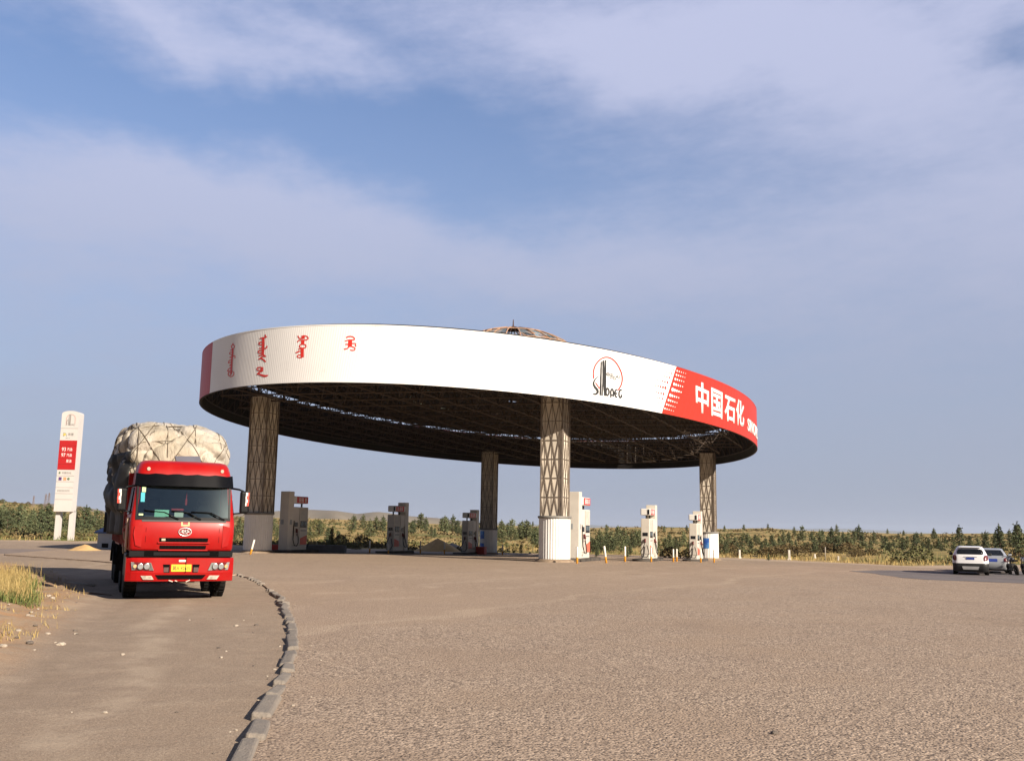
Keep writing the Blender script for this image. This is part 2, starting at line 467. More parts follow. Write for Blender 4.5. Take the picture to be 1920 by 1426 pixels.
class NT:
    def __init__(s, name):
        s.m, s.nt, s.N, s.L, s.B = nodes_of(name)
        s.tc = s.N.new('ShaderNodeTexCoord')
    def noise(s, scale, detail=6, rough=.55, vec=None, sx=1, sy=1, dist=0.0):
        n = s.N.new('ShaderNodeTexNoise'); n.inputs['Scale'].default_value = scale; n.inputs['Detail'].default_value = detail; n.inputs['Roughness'].default_value = rough
        n.inputs['Distortion'].default_value = dist
        v = vec or s.tc.outputs['Object']
        if sx != 1 or sy != 1:
            mp = s.N.new('ShaderNodeMapping'); mp.inputs['Scale'].default_value = (sx, sy, 1); s.L.new(v, mp.inputs[0]); v = mp.outputs[0]
        s.L.new(v, n.inputs['Vector']); return n.outputs['Fac']
    def voro(s, scale, feat='F1', out='Distance', rnd=1.0):
        n = s.N.new('ShaderNodeTexVoronoi'); n.feature = feat; n.inputs['Scale'].default_value = scale; n.inputs['Randomness'].default_value = rnd
        s.L.new(s.tc.outputs['Object'], n.inputs['Vector']); return n.outputs[out]
    def rng(s, v, a, b, c=0.0, d=1.0, smooth=True):
        n = s.N.new('ShaderNodeMapRange'); n.interpolation_type = 'SMOOTHSTEP' if smooth else 'LINEAR'
        for i, x in enumerate((a, b, c, d)): n.inputs[i + 1].default_value = x
        s.L.new(v, n.inputs[0]); return n.outputs[0]
    def mix(s, f, a, b, mode='MIX'):
        n = s.N.new('ShaderNodeMixRGB'); n.blend_type = mode
        for i, v in ((0, f), (1, a), (2, b)):
            if isinstance(v, (int, float)): n.inputs[i].default_value = v
            elif isinstance(v, tuple): n.inputs[i].default_value = (*v, 1)
            else: s.L.new(v, n.inputs[i])
        return n.outputs[0]
    def math(s, op, a, b=None, c=None):
        n = s.N.new('ShaderNodeMath'); n.operation = op
        for i, v in enumerate((a, b, c)):
            if v is None: continue
            if isinstance(v, (int, float)): n.inputs[i].default_value = v
            else: s.L.new(v, n.inputs[i])
        return n.outputs[0]
    def attr(s, name):
        n = s.N.new('ShaderNodeAttribute'); n.attribute_name = name
        q = s.N.new('ShaderNodeSeparateColor'); s.L.new(n.outputs['Color'], q.inputs[0]); return q.outputs
    def bump(s, h, strength=.5, dist=.02, prev=None):
        n = s.N.new('ShaderNodeBump'); n.inputs['Strength'].default_value = strength; n.inputs['Distance'].default_value = dist
        s.L.new(h, n.inputs['Height'])
        if prev: s.L.new(prev, n.inputs['Normal'])
        return n.outputs[0]
    def done(s, col, rough=.9, nrm=None, spec=.2):
        s.L.new(col, s.B.inputs['Base Color'])
        if isinstance(rough, (int, float)): s.B.inputs['Roughness'].default_value = rough
        else: s.L.new(rough, s.B.inputs['Roughness'])
        s.B.inputs['Specular IOR Level'].default_value = spec
        if nrm: s.L.new(nrm, s.B.inputs['Normal'])
        return s.m

def steppe_material():
    t = NT('steppe_ground')
    z = t.attr('zone')
    # bare dirt: tan with pebbles, tyre drag streaks
    big = t.noise(.25, 6, .6); mid = t.noise(1.7, 7, .65); fine = t.noise(38, 5, .7)
    dirt = t.mix(t.rng(big, .32, .68), (.345, .262, .192), (.29, .223, .169))
    dirt = t.mix(t.math('MULTIPLY', t.rng(mid, .45, .72), .55), dirt, (.455, .36, .27))
    streak = t.noise(.8, 6, .6, sx=1.0, sy=.16, dist=.6)
    dirt = t.mix(t.math('MULTIPLY', t.rng(streak, .54, .72), .5), dirt, (.27, .205, .155))
    dirt = t.mix(t.math('MULTIPLY', t.rng(fine, .45, .62), .55), dirt, (.21, .158, .118))
    grit = t.noise(95, 4, .75)
    dirt = t.mix(t.math('MULTIPLY', t.rng(grit, .52, .60), .55), dirt, (.52, .42, .32))
    dirt = t.mix(t.math('MULTIPLY', t.rng(grit, .46, .38), .6), dirt, (.15, .11, .082))
    xyz = t.N.new('ShaderNodeSeparateXYZ'); t.L.new(t.tc.outputs['Object'], xyz.inputs[0])
    g = t.math('ADD', t.math('ADD', xyz.outputs[0], t.math('MULTIPLY', xyz.outputs[1], .27)), t.math('MULTIPLY', t.math('SUBTRACT', t.noise(.16, 4, .5), .5), 2.6))
    for o_, w_, a_, c_ in ((-3.1, .34, .55, (.46, .37, .28)), (-1.25, .34, .5, (.46, .37, .28)), (-4.3, .26, .5, (.24, .18, .135)), (-2.2, .22, .45, (.25, .19, .14)), (-5.6, .4, .4, (.44, .35, .26))):
        dirt = t.mix(t.math('MULTIPLY', t.math('MULTIPLY', t.rng(t.math('ABSOLUTE', t.math('SUBTRACT', g, o_)), w_, .05), t.rng(t.noise(1.1, 6, .65), .36, .58)), a_), dirt, c_)
    peb = t.voro(26); pebc = t.voro(26, out='Color')
    pm = t.math('MULTIPLY', t.rng(peb, .22, .12), t.rng(pebc, .80, .9))
    dirt = t.mix(pm, dirt, (.55, .45, .35))
    dk = t.voro(17); dkc = t.voro(17, out='Color')
    dirt = t.mix(t.math('MULTIPLY', t.rng(dk, .2, .1), t.rng(dkc, .84, .92)), dirt, (.09, .065, .05))
    # orange bank soil
    bank = t.mix(t.rng(t.noise(2.2, 7, .7), .38, .62), (.44, .265, .145), (.40, .30, .205))
    bank = t.mix(t.math('MULTIPLY', t.rng(fine, .4, .62), .4), bank, (.24, .15, .085))
    col = t.mix(z[1], dirt, bank)
    # pale gravel rim
    col = t.mix(t.math('MULTIPLY', z[2], .55), col, (.50, .39, .28))
    # dry grass
    ga = t.noise(.035, 7, .62); gb = t.noise(.30, 7, .7); gc = t.noise(2.6, 6, .75)
    gr = t.mix(t.rng(gb, .34, .66), (.345, .245, .095), (.46, .335, .15))
    gr = t.mix(t.rng(ga, .47, .62), gr, (.165, .155, .055))
    gr = t.mix(t.math('MULTIPLY', t.rng(gb, .55, .72), .75), gr, (.11, .115, .042))
    gr = t.mix(t.math('MULTIPLY', t.rng(gc, .45, .7), .55), gr, (.17, .12, .05))
    col = t.mix(z[0], col, gr)
    h = t.math('ADD', t.math('MULTIPLY', fine, .5), t.math('MULTIPLY', mid, 1.2))
    return t.done(col, .95, t.bump(h, .6, .04), .1)
ground = radial_sheet('ground'); ground.data.materials.append(steppe_material()); tag(ground, kind='structure')

def sheet(name, P, mat, lift, step, skirt=.12, extra=None):
    xs = [p[0] for p in P]; ys = [p[1] for p in P]
    # densify the outline
    out = []
    for i in range(len(P)):
        a, b = Vector(P[i]), Vector(P[(i + 1) % len(P)])
        n = max(1, int((b - a).length / (step * .8)))
        for k in range(n): out.append(a.lerp(b, k / n))
    pts = list(out); n0 = len(pts)
    y = min(ys)
    j = 0
    while y < max(ys):
        x = min(xs) + (j % 2) * step / 2
        while x < max(xs):
            if in_poly(x, y, P) and edge_dist(x, y, P) > step * .45: pts.append(Vector((x, y)))
            x += step
        y += step * .87; j += 1
    r = delaunay_2d_cdt(pts, [(i, (i + 1) % n0) for i in range(n0)], [], 1, 1e-5)
    bm = bmesh.new()
    V = [bm.verts.new((p.x, p.y, land(p.x, p.y) + lift)) for p in r[0]]
    for f in r[2]:
        if len(set(f)) >= 3:
            try: bm.faces.new([V[i] for i in f])
            except ValueError: pass
    bmesh.ops.recalc_face_normals(bm, faces=bm.faces)
    for f in bm.faces:
        f.smooth = True
        if f.normal.z < 0: f.normal_flip()
    be = [e for e in bm.edges if e.is_boundary]
    g = bmesh.ops.extrude_edge_only(bm, edges=be)
    for v in [e for e in g['geom'] if isinstance(e, bmesh.types.BMVert)]: v.co.z -= skirt
    for f in [e for e in g['geom'] if isinstance(e, bmesh.types.BMFace)]: f.smooth = False
    bmesh.ops.split_edges(bm, edges=be)
    me = bpy.data.meshes.new(name); bm.to_mesh(me); bm.free(); me.materials.append(mat)
    o = bpy.data.objects.new(name, me); COL.objects.link(o)
    return tag(o, kind='structure')

def asphalt_material():
    t = NT('chip_sealed_asphalt')
    agg = t.voro(34, out='Color'); aggd = t.voro(34); agg2 = t.voro(75, out='Color')
    big = t.noise(.13, 6, .6); mid = t.noise(.8, 7, .62)
    base = t.mix(t.rng(big, .35, .65), (0.383, 0.283, 0.202), (0.331, 0.247, 0.181))
    arcs = t.noise(.22, 5, .5, sx=.30, sy=1.0, dist=1.2)
    arcs2 = t.noise(.5, 4, .5, sx=1.0, sy=.12, dist=.8)
    base = t.mix(t.math('MULTIPLY', t.rng(arcs, .50, .60), .55), base, (0.441, 0.335, 0.246))
    base = t.mix(t.math('MULTIPLY', t.rng(arcs2, .56, .66), .40), base, (0.284, 0.205, 0.160))
    base = t.mix(t.math('MULTIPLY', t.rng(mid, .50, .75), .5), base, (0.420, 0.315, 0.226))
    base = t.mix(t.math('MULTIPLY', t.rng(t.noise(.33, 7, .7), .58, .70), .5), base, (0.263, 0.195, 0.155))
    chip = t.mix(t.rng(agg, .05, .95, smooth=False), (.085, .063, .050), (0.630, 0.490, 0.367))
    chip = t.mix(t.math('MULTIPLY', t.rng(agg2, .3, .9, smooth=False), .5), chip, (0.441, 0.330, 0.249))
    xyz = t.N.new('ShaderNodeSeparateXYZ'); t.L.new(t.tc.outputs['Object'], xyz.inputs[0])
    wob = t.math('MULTIPLY', t.math('SUBTRACT', t.noise(.12, 5, .6), .5), 5.0)
    f = t.math('ADD', t.math('ADD', t.math('MULTIPLY', xyz.outputs[0], .87), t.math('MULTIPLY', xyz.outputs[1], -.5)), t.math('ADD', wob, 10.26))
    smooth = t.rng(f, 1.2, -.8)
    wear = t.math('MULTIPLY', t.rng(t.noise(.45, 7, .65), .34, .60, .22, .95), t.math('SUBTRACT', 1.0, t.math('MULTIPLY', smooth, .6)))
    base = t.mix(t.math('MULTIPLY', smooth, .35), base, (0.420, 0.320, 0.240))
    base = t.mix(t.math('MULTIPLY', t.rng(t.math('ABSOLUTE', f), .35, .05), .6), base, (0.493, 0.385, 0.282))
    for o_, w_, a_ in ((-3.2, .5, .75), (-5.3, .5, .7), (4.0, .6, .6), (6.2, .6, .5), (13.0, .7, .45), (-9.0, .6, .6)):
        base = t.mix(t.math('MULTIPLY', t.math('MULTIPLY', t.rng(t.math('ABSOLUTE', t.math('SUBTRACT', f, o_)), w_, .1), t.rng(t.noise(.7, 5, .6), .42, .6)), a_), base, (0.473, 0.365, 0.273) if o_ < 0 else (0.252, 0.185, 0.141))
    col = t.mix(wear, base, chip)
    pits = t.noise(30, 4, .7)
    col = t.mix(t.math('MULTIPLY', t.rng(pits, .54, .61), .85), col, (.06, .044, .036))
    big_s = t.voro(9); big_c = t.voro(9, out='Color')
    col = t.mix(t.math('MULTIPLY', t.rng(big_s, .20, .10), t.rng(big_c, .86, .93)), col, (.085, .064, .054))
    col = t.mix(t.math('MULTIPLY', t.rng(t.voro(11), .16, .08), t.rng(t.voro(11, out='Color'), .88, .94)), col, (0.735, 0.580, 0.451))
    # oil drips and a few patched, cracked places
    oil = t.voro(.16); oc = t.voro(.16, out='Color')
    col = t.mix(t.math('MULTIPLY', t.rng(t.math('ADD', oil, t.math('MULTIPLY', t.noise(3, 5, .6), .14)), .17, .09), t.rng(oc, .72, .8, 0, .5)), col, (0.126, 0.095, 0.075))
    crk = t.voro(.22, feat='DISTANCE_TO_EDGE')
    crk = t.math('ADD', crk, t.math('MULTIPLY', t.math('SUBTRACT', t.noise(1.6, 6, .7), .5), .10))
    col = t.mix(t.math('MULTIPLY', t.rng(t.math('ABSOLUTE', crk), .010, .003), t.rng(t.noise(.12, 3, .5), .54, .62, 0, .3)), col, (0.126, 0.095, 0.075))
    h = t.math('ADD', t.math('MULTIPLY', t.rng(aggd, .1, .6, 1, 0), .6), t.math('MULTIPLY', pits, -.6))
    return t.done(col, .9, t.bump(h, .7, .016), .2)
M_ASPH = asphalt_material()
forecourt = sheet('forecourt', LOT, M_ASPH, .03, 1.6)
ROAD = [g2(-160, 1043), g2(0, 1041.5), g2(110, 1040.5), g2(240, 1039), g2(430, 1037)] + [(-28, 61), (-60, 68)] + [g2(110, 1029.5), g2(0, 1030), g2(-160, 1029.5)]
ROAD = [(-34, 42), (-29.5, 44.5), (-24.5, 47.5), (-26.0, 56), (-34, 56.5), (-50, 55), (-56, 52.5), (-50, 46.5), (-42, 43)]
road = sheet('road', ROAD, pbr('grey_asphalt', (.21, .165, .14), .92, var=.2, scale=1.2, bump=.3, bscale=50), .035, 1.6)

# far hills and blue mountains
def far_range(name, R, prof, mat, depth, seed, foot=-25):
    mb = MB(); rows = [[], [], [], [], [], []]
    x = prof[0][0]
    while x <= prof[-1][0]:
        d = view_ray(x, interp(prof, x)); hl = math.hypot(d.x, d.y); u = Vector((d.x / hl, d.y / hl, 0))
        top = EYE + d.z / hl * R
        for i, (f, rr) in enumerate(((0, -.55), (.25, -.4), (.6, -.22), (.85, -.1), (1, 0), (0, .8))):
            n = noise.noise(Vector((x * .02, i * 1.7, seed))) * .18 * (0 if i in (4,) else 1)
            p = u * (R + depth * rr); p.z = lerp(foot, top, max(0, f + n)); rows[i].append(p)
        x += 10
    mb.grid(rows)
    o = mb.build(name, mat)
    return tag(o, kind='structure')
M_HILL = pbr('dry_hill', (.215, .18, .135), .95, var=.28, scale=.011, detail=10, dirt=(.13, .125, .085), dirt_amt=.6)
far_range('hills', 1300, [(-900, 948), (-200, 942), (100, 944), (147, 948), (189, 956), (240, 966), (320, 968), (430, 964), (520, 957.5), (577, 954.7), (630, 957), (672, 963), (688, 961), (706, 958.7),
                          (735, 962), (763, 966.7), (820, 970.5), (860, 975.5), (920, 981), (1000, 988), (1100, 996), (1200, 1004)], M_HILL, 500, 2.0)
M_MTN = pbr('distant_mountains', (.20, .21, .20), .95, var=.12, scale=.002)
far_range('mountains', 9000, [(300, 996), (700, 984), (800, 981), (900, 979), (960, 980), (1050, 985), (1100, 983), (1150, 986), (1230, 988), (1340, 991), (1450, 990.5), (1520, 991), (1570, 990), (1640, 993),
                              (1700, 996), (1800, 1002), (2200, 1012)], M_MTN, 2500, 5.0, -60)

# ------------------------------------------------------------------ filling station canopy
RC = 20.5
C0 = Vector((.0013 * RC, 3.3138 * RC, 0)); TH = -.37027; EE = .22595
UU, VV = Vector((math.cos(TH), math.sin(TH), 0)), Vector((-math.sin(TH), math.cos(TH), 0))
AU, BV = RC / (1 + EE), RC / (1 - EE)
ZB, ZT = .30243 * RC + EYE, .43023 * RC + EYE
TX, TY = -.0221, -.00247
def tilt(p): return TX * (p.x - C0.x) + TY * (p.y - C0.y)
def rim(t, k=1.0): return C0 + UU * (AU * k * math.cos(t)) + VV * (BV * k * math.sin(t))
def rimn(t): return (UU * (math.cos(t) / AU) + VV * (math.sin(t) / BV)).normalized()
def rim_hit(px, py):
    d = view_ray(px, py)
    e = Vector((0, 0, 0)) - C0
    a, b = d.dot(UU) / AU, d.dot(VV) / BV
    p, q = e.dot(UU) / AU, e.dot(VV) / BV
    A, B, C = a * a + b * b, 2 * (a * p + b * q), p * p + q * q - 1
    D = B * B - 4 * A * C
    k = (-B - math.sqrt(max(D, 0))) / (2 * A)
    t = math.atan2(q + k * b, p + k * a)
    return t, EYE + d.z * k
def fz(px, py):
    """surveyed point on the fascia -> (angle, height above the tilted lower edge)"""
    t, z = rim_hit(px, py); return t, z - tilt(rim(t)) - ZB
def fpt(t, h, off=0.0):
    p = rim(t) + rimn(t) * off; p.z = ZB + tilt(rim(t)) + h
    return p
FH = ZT - ZB

canopy = thing('filling_station_canopy', 'large oval canopy with white and red fascia standing on four lattice pillars', 'canopy', tuple(C0))
ci = Matrix.Translation(-C0)
def fbuild(mb, name, mat, parent, **k):
    bmesh.ops.transform(mb.bm, matrix=ci, verts=mb.bm.verts)
    return mb.build(name, mat, parent, **k)
def cladding(name, base, lines):
    t = NT(name)
    big = t.noise(.35, 5, .6)
    col = t.mix(t.math('MULTIPLY', t.rng(big, .4, .7), .5), base, tuple(c * .90 for c in base))
    st = t.noise(1.2, 6, .6, sx=1, sy=1)
    col = t.mix(t.math('MULTIPLY', t.rng(st, .58, .75), .35), col, tuple(c * .8 for c in lines))
    return t.done(col, .5, None, .35)
M_FASW = cladding('white_ribbed_cladding', (.80, .79, .785), (.74, .72, .70))
M_FASR = cladding('red_ribbed_cladding', (.46, .030, .014), (.40, .04, .022))
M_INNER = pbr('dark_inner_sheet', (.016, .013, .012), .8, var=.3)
tL = fz(396, 690)[0]; tRt, tRb = fz(1268, 687)[0], fz(1241, 772)[0]
while tRt < tL: tRt += 2 * PI
while tRb < tL: tRb += 2 * PI
def fascia(name, mat, lo, hi, n, parent):
    mb = MB(); rows = []
    for j in range(4):
        v = j / 3
        a, b = lo(v), hi(v)
        row = []
        for i in range(n + 1):
            t = lerp(a, b, i / n)
            row.append(fpt(t, FH * v, .0028 if i % 2 else -.0028))
        rows.append(row)
    mb.grid(rows, smooth=False)
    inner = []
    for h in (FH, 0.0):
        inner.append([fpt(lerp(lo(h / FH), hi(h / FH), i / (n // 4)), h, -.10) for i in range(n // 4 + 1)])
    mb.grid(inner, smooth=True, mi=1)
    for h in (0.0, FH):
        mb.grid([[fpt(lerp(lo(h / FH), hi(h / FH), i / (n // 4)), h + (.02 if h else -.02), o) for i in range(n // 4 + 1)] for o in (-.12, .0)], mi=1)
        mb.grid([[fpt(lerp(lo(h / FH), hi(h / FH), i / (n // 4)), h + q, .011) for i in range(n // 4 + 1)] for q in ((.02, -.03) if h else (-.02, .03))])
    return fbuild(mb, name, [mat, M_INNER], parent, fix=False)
fasc = fascia('fascia', M_FASW, lambda v: tL, lambda v: lerp(tRb, tRt, v), 420, canopy)
fasr = fascia('fascia', M_FASR, lambda v: lerp(tRb, tRt, v), lambda v: tL + 2 * PI, 420, canopy)
fasr['label'] = 'red ribbed fascia section with white lettering and dot pattern'

def ribbon_px(mb, pts, w, org, s, off=.012, closed=False, mi=0):
    """flat painted stroke on the fascia along surveyed points; w in the same units (single or per point)"""
    P = [Vector(p) for p in pts]; n = len(P)
    # smooth
    if n > 2:
        Q, W = [], []
        ws = w if isinstance(w, (list, tuple)) else [w] * n
        for i in range(n if closed else n - 1):
            p0, p1, p2, p3 = P[(i - 1) % n] if (closed or i > 0) else P[i], P[i], P[(i + 1) % n], P[(i + 2) % n] if (closed or i + 2 < n) else P[(i + 1) % n]
            for k in range(4):
                t = k / 4
                Q.append(.5 * ((2 * p1) + (p2 - p0) * t + (2 * p0 - 5 * p1 + 4 * p2 - p3) * t * t + (3 * p1 - p0 - 3 * p2 + p3) * t ** 3)); W.append(lerp(ws[i], ws[(i + 1) % n], t))
        if not closed: Q.append(P[-1]); W.append(ws[-1])
        P, w = Q, W; n = len(P)
    ws = w if isinstance(w, (list, tuple)) else [w] * n
    L, R = [], []
    for i in range(n):
        a = P[(i - 1) % n] if (closed or i > 0) else P[i]; b = P[(i + 1) % n] if (closed or i < n - 1) else P[i]
        d = b - a
        nrm = Vector((-d.y, d.x)).normalized() if d.length > 1e-9 else Vector((0, 1))
        for lst, sg in ((L, 1), (R, -1)):
            q = P[i] + nrm * ws[i] * .5 * sg
            t, h = fz(org[0] + q.x / s, org[1] + q.y / s); lst.append(fpt(t, h, off))
    if closed: L.append(L[0]); R.append(R[0])
    mb.grid([L, R], smooth=False, mi=mi)
def poly_px(mb, pts, org, s, off=.012, mi=0):
    mb.poly([fpt(*fz(org[0] + x / s, org[1] + y / s), off) for x, y in pts], mi)

# emblem on the white part
E0, ES = (1090, 650), 9.143
mb = MB()
ribbon_px(mb, [(212, 545), (204, 450), (225, 350), (270, 270), (340, 205), (420, 178), (500, 195), (575, 250), (640, 345), (685, 450), (700, 550), (685, 640), (650, 710), (622, 742)], 23, E0, ES)
ribbon_px(mb, [(240, 612), (308, 712)], 20, E0, ES)
fbuild(mb, 'emblem_ring', M_REDLET, fasc)
mb = MB()
ribbon_px(mb, [(312, 500), (262, 527), (222, 580), (207, 635), (233, 690), (272, 740), (276, 782), (245, 808), (193, 810)], [7, 15, 23, 32, 40, 42, 40, 34, 15], E0, ES)
poly_px(mb, [(328, 258), (352, 250), (342, 832), (309, 828)], E0, ES)
poly_px(mb, [(360, 238), (392, 230), (404, 420), (434, 800), (418, 844), (388, 838), (374, 660), (360, 520)], E0, ES)
poly_px(mb, [(404, 226), (427, 222), (425, 640), (417, 800), (400, 660)], E0, ES, .015)
poly_px(mb, [(360, 530), (376, 530), (366, 836), (348, 834)], E0, ES, .015)
for pts, cl in (([(447, 708), (470, 745), (468, 800), (446, 834), (424, 800), (426, 745)], True), ([(504, 866), (504, 765), (524, 722), (547, 765), (546, 852)], False),
                ([(505, 822), (548, 830)], False), ([(612, 728), (584, 748), (576, 800), (588, 850), (614, 862)], False), ([(578, 796), (614, 800)], False),
                ([(690, 752), (668, 736), (645, 780), (648, 845), (668, 872), (686, 850), (688, 820)], False)):
    ribbon_px(mb, pts, 25, E0, ES, closed=cl)
for pts in ([(455, 425), (457, 525)], [(437, 452), (474, 455), (472, 487), (439, 484), (437, 452)], [(490, 468), (536, 470), (534, 535), (492, 530), (490, 468)], [(513, 472), (512, 528)], [(498, 500), (530, 503)],
            [(546, 508), (582, 512)], [(562, 512), (538, 566)], [(558, 540), (580, 542), (576, 562), (556, 560)], [(602, 493), (588, 548)], [(628, 488), (604, 522)], [(622, 502), (628, 538), (652, 532), (656, 490)]):
    ribbon_px(mb, pts, 9, E0, ES)
fbuild(mb, 'emblem_lettering', M_INK, fasc)
# halftone dots either side of the colour change
mw, mr_ = MB(), MB()
def dot_px(mb, x, y, r, off=.013):
    P = [fpt(*fz(E0[0] + (x + .62 * r * math.cos(k * PI / 5)) / ES, E0[1] + (y + r * math.sin(k * PI / 5)) / ES), off) for k in range(10)]
    mb.poly(P)
SH = [1, .80, .66, .54, .42]
for (x, y), r in zip([(1640, 412), (1628, 480), (1608, 552), (1588, 638), (1562, 732), (1522, 828), (1492, 912), (1460, 986), (1430, 1055)], [17, 20, 23, 28, 34, 29, 24, 20, 17]):
    for k in range(5): dot_px(mw, x + k * 36, y + k * 11, r * SH[k])
for (x, y), r in zip([(1578, 396), (1544, 455), (1508, 526), (1474, 608), (1440, 702), (1408, 806), (1386, 888), (1366, 966), (1356, 1032)], [11, 15, 18, 23, 29, 24, 18, 13, 10]):
    for k in range(5): dot_px(mr_, x - k * 42, y - k * 10, r * SH[k])
fbuild(mw, 'dot_pattern', M_WHITELET, fasr); fbuild(mr_, 'dot_pattern', pbr('dark_red_dots', (.40, .05, .04), .5), fasc)

# vertical script words in red on the left of the fascia
O1, S1 = (420, 620), 14.256
O2, S2 = (545, 620), 14.222
words4 = [
 (O1, S1, [([(240, 330), (246, 385)], 26), ([(243, 372), (278, 400), (276, 450), (240, 478), (208, 450), (208, 400)], 24, 1), ([(240, 470), (232, 620), (215, 800), (202, 1000), (192, 1160)], 46),
           ([(240, 500), (172, 524)], 26), ([(228, 568), (168, 580), (158, 620), (215, 645)], 22), ([(222, 690), (152, 716)], 28), ([(232, 682), (296, 672), (294, 735)], 26),
           ([(208, 768), (150, 792), (122, 862), (195, 832)], 22), ([(198, 895), (148, 934)], 26), ([(188, 978), (130, 1022), (100, 1080), (185, 1060)], 22),
           ([(182, 1118), (130, 1110), (118, 1175), (148, 1202), (195, 1165)], 24), ([(203, 1078), (258, 1100), (266, 1165), (232, 1212), (162, 1228)], 22)]),
 (O1, S1, [([(1102, 100), (1120, 150), (1150, 172)], 30), ([(1140, 170), (1050, 185), (962, 208)], 32), ([(1055, 185), (1052, 400), (1040, 650)], 68), ([(1030, 302), (952, 312), (945, 362), (1025, 378)], 30),
           ([(1040, 460), (942, 466)], 28), ([(1058, 470), (1130, 466), (1156, 402)], 32), ([(1030, 522), (935, 532), (928, 585), (1022, 592)], 30), ([(1040, 642), (930, 662)], 30),
           ([(1050, 630), (1124, 692), (1060, 676), (928, 766)], 34), ([(975, 722), (1050, 765), (1120, 832)], 40)]),
 (O1, S1, [([(1022, 968), (1015, 1090)], 66), ([(1005, 974), (905, 985), (895, 1042), (985, 1060)], 30), ([(1005, 1085), (940, 1112), (885, 1168)], 36), ([(925, 1150), (1080, 1205), (1184, 1188)], [40, 62, 24])]),
 (O2, S2, [([(192, 132), (232, 195), (270, 205), (382, 196)], 30), ([(292, 168), (378, 166)], 78), ([(330, 130), (435, 148), (470, 200), (428, 240), (320, 250), (218, 256), (188, 305)], 30),
           ([(325, 245), (325, 365)], 88), ([(330, 358), (405, 380), (405, 440), (330, 462), (252, 440), (252, 380)], 30, 1), ([(318, 455), (312, 705)], 82), ([(295, 490), (205, 484)], 26),
           ([(285, 546), (195, 546)], 28), ([(218, 560), (135, 588)], 34), ([(290, 640), (202, 648), (180, 692), (240, 716), (305, 712)], 26)]),
 (O2, S2, [([(1478, 182), (1560, 152), (1652, 160), (1702, 205), (1690, 246)], 32), ([(1695, 246), (1560, 245), (1448, 278)], 28), ([(1592, 240), (1585, 428)], 108), ([(1545, 360), (1460, 360)], 30),
           ([(1635, 338), (1735, 342), (1722, 390), (1756, 414)], 28), ([(1565, 420), (1500, 478), (1422, 488)], 32), ([(1630, 418), (1712, 460), (1705, 510), (1650, 522), (1588, 510)], 30)])]
for org, s, strokes in words4:
    mb = MB()
    for st in strokes: ribbon_px(mb, st[0], st[1], org, s, closed=len(st) > 2)
    fbuild(mb, 'script_lettering', M_REDLET, fasc)

# white characters on the red part
O3, S3 = (1220, 670), 7.505
def glyph_quad(ch, quad, name):
    me = glyphs(ch, 1.0, 0.0, 'LEFT', .022); xs = [v.co.x for v in me.vertices]; ys = [v.co.y for v in me.vertices]
    x0, x1, y0, y1 = min(xs), max(xs), min(ys), max(ys)
    (ax, ay), (bx, by), (cx, cy), (dx, dy) = quad   # tl tr br bl
    for v in me.vertices:
        a, b = (v.co.x - x0) / (x1 - x0), (y1 - v.co.y) / (y1 - y0)
        px = lerp(lerp(ax, bx, a), lerp(dx, cx, a), b); py = lerp(lerp(ay, by, a), lerp(dy, cy, a), b)
        v.co = fpt(*fz(O3[0] + px / S3, O3[1] + py / S3), .022) - C0
    me.materials.clear(); me.materials.append(M_WHITELET); me.name = name
    o = bpy.data.objects.new(name, me); COL.objects.link(o); o.parent = fasr
    md = o.modifiers.new('weight', 'SOLIDIFY'); md.thickness = .02
    return o
topl = lambda x: 355 + (x - 728) * .46
botl = lambda x: 785 + (x - 728) * .33
for ch, xa, xb, up, dn in (('中', 632, 815, 0, 0), ('国', 850, 1008, 8, -8), ('石', 1038, 1188, 22, -6), ('化', 1200, 1312, 0, 0)):
    glyph_quad(ch, [(xa, topl(xa) + up), (xb, topl(xb) + up), (xb, botl(xb) + dn), (xa, botl(xa) + dn)], 'sign_character')
# latin word carries on round the end of the oval
t0, h1 = fz(O3[0] + 1358 / S3, O3[1] + 850 / S3); h0 = fz(O3[0] + 1362 / S3, O3[1] + 1030 / S3)[1]
def walk(t, s):
    n = max(1, int(s / .05)); ds = s / n
    for _ in range(n):
        t += ds / math.hypot(AU * math.sin(t), BV * math.cos(t))
    return t
sign = 1 if abs(math.remainder(fz(O3[0] + 1400 / S3, O3[1] + 900 / S3)[0] - t0, 2 * PI)) and math.remainder(fz(O3[0] + 1400 / S3, O3[1] + 900 / S3)[0] - t0, 2 * PI) > 0 else -1
me = glyphs('SINOPEC', 1.0, 0.0, 'LEFT', .02); xs = [v.co.x for v in me.vertices]; ys = [v.co.y for v in me.vertices]
x0, x1, y0, y1 = min(xs), max(xs), min(ys), max(ys); WLEN = 6.2
tab = [t0]
for i in range(200): tab.append(tab[-1] + sign * (WLEN / 200) / math.hypot(AU * math.sin(tab[-1]), BV * math.cos(tab[-1])))
bmw = bmesh.new(); bmw.from_mesh(me)
bmesh.ops.triangulate(bmw, faces=bmw.faces)
bmesh.ops.subdivide_edges(bmw, edges=[e for e in bmw.edges if e.calc_length() > .2], cuts=2); bmesh.ops.triangulate(bmw, faces=bmw.faces)
for v in bmw.verts:
    a = (v.co.x - x0) / (x1 - x0) * 200; i = min(199, int(a))
    v.co = fpt(lerp(tab[i], tab[i + 1], a - i), lerp(h0, h1, (v.co.y - y0) / (y1 - y0)), .022) - C0
me2 = bpy.data.meshes.new('sign_lettering'); bmw.to_mesh(me2); bmw.free(); me2.materials.append(M_WHITELET)
o = bpy.data.objects.new('sign_lettering', me2); COL.objects.link(o); o.parent = fasr
md = o.modifiers.new('weight', 'SOLIDIFY'); md.thickness = .02; md.offset = 0

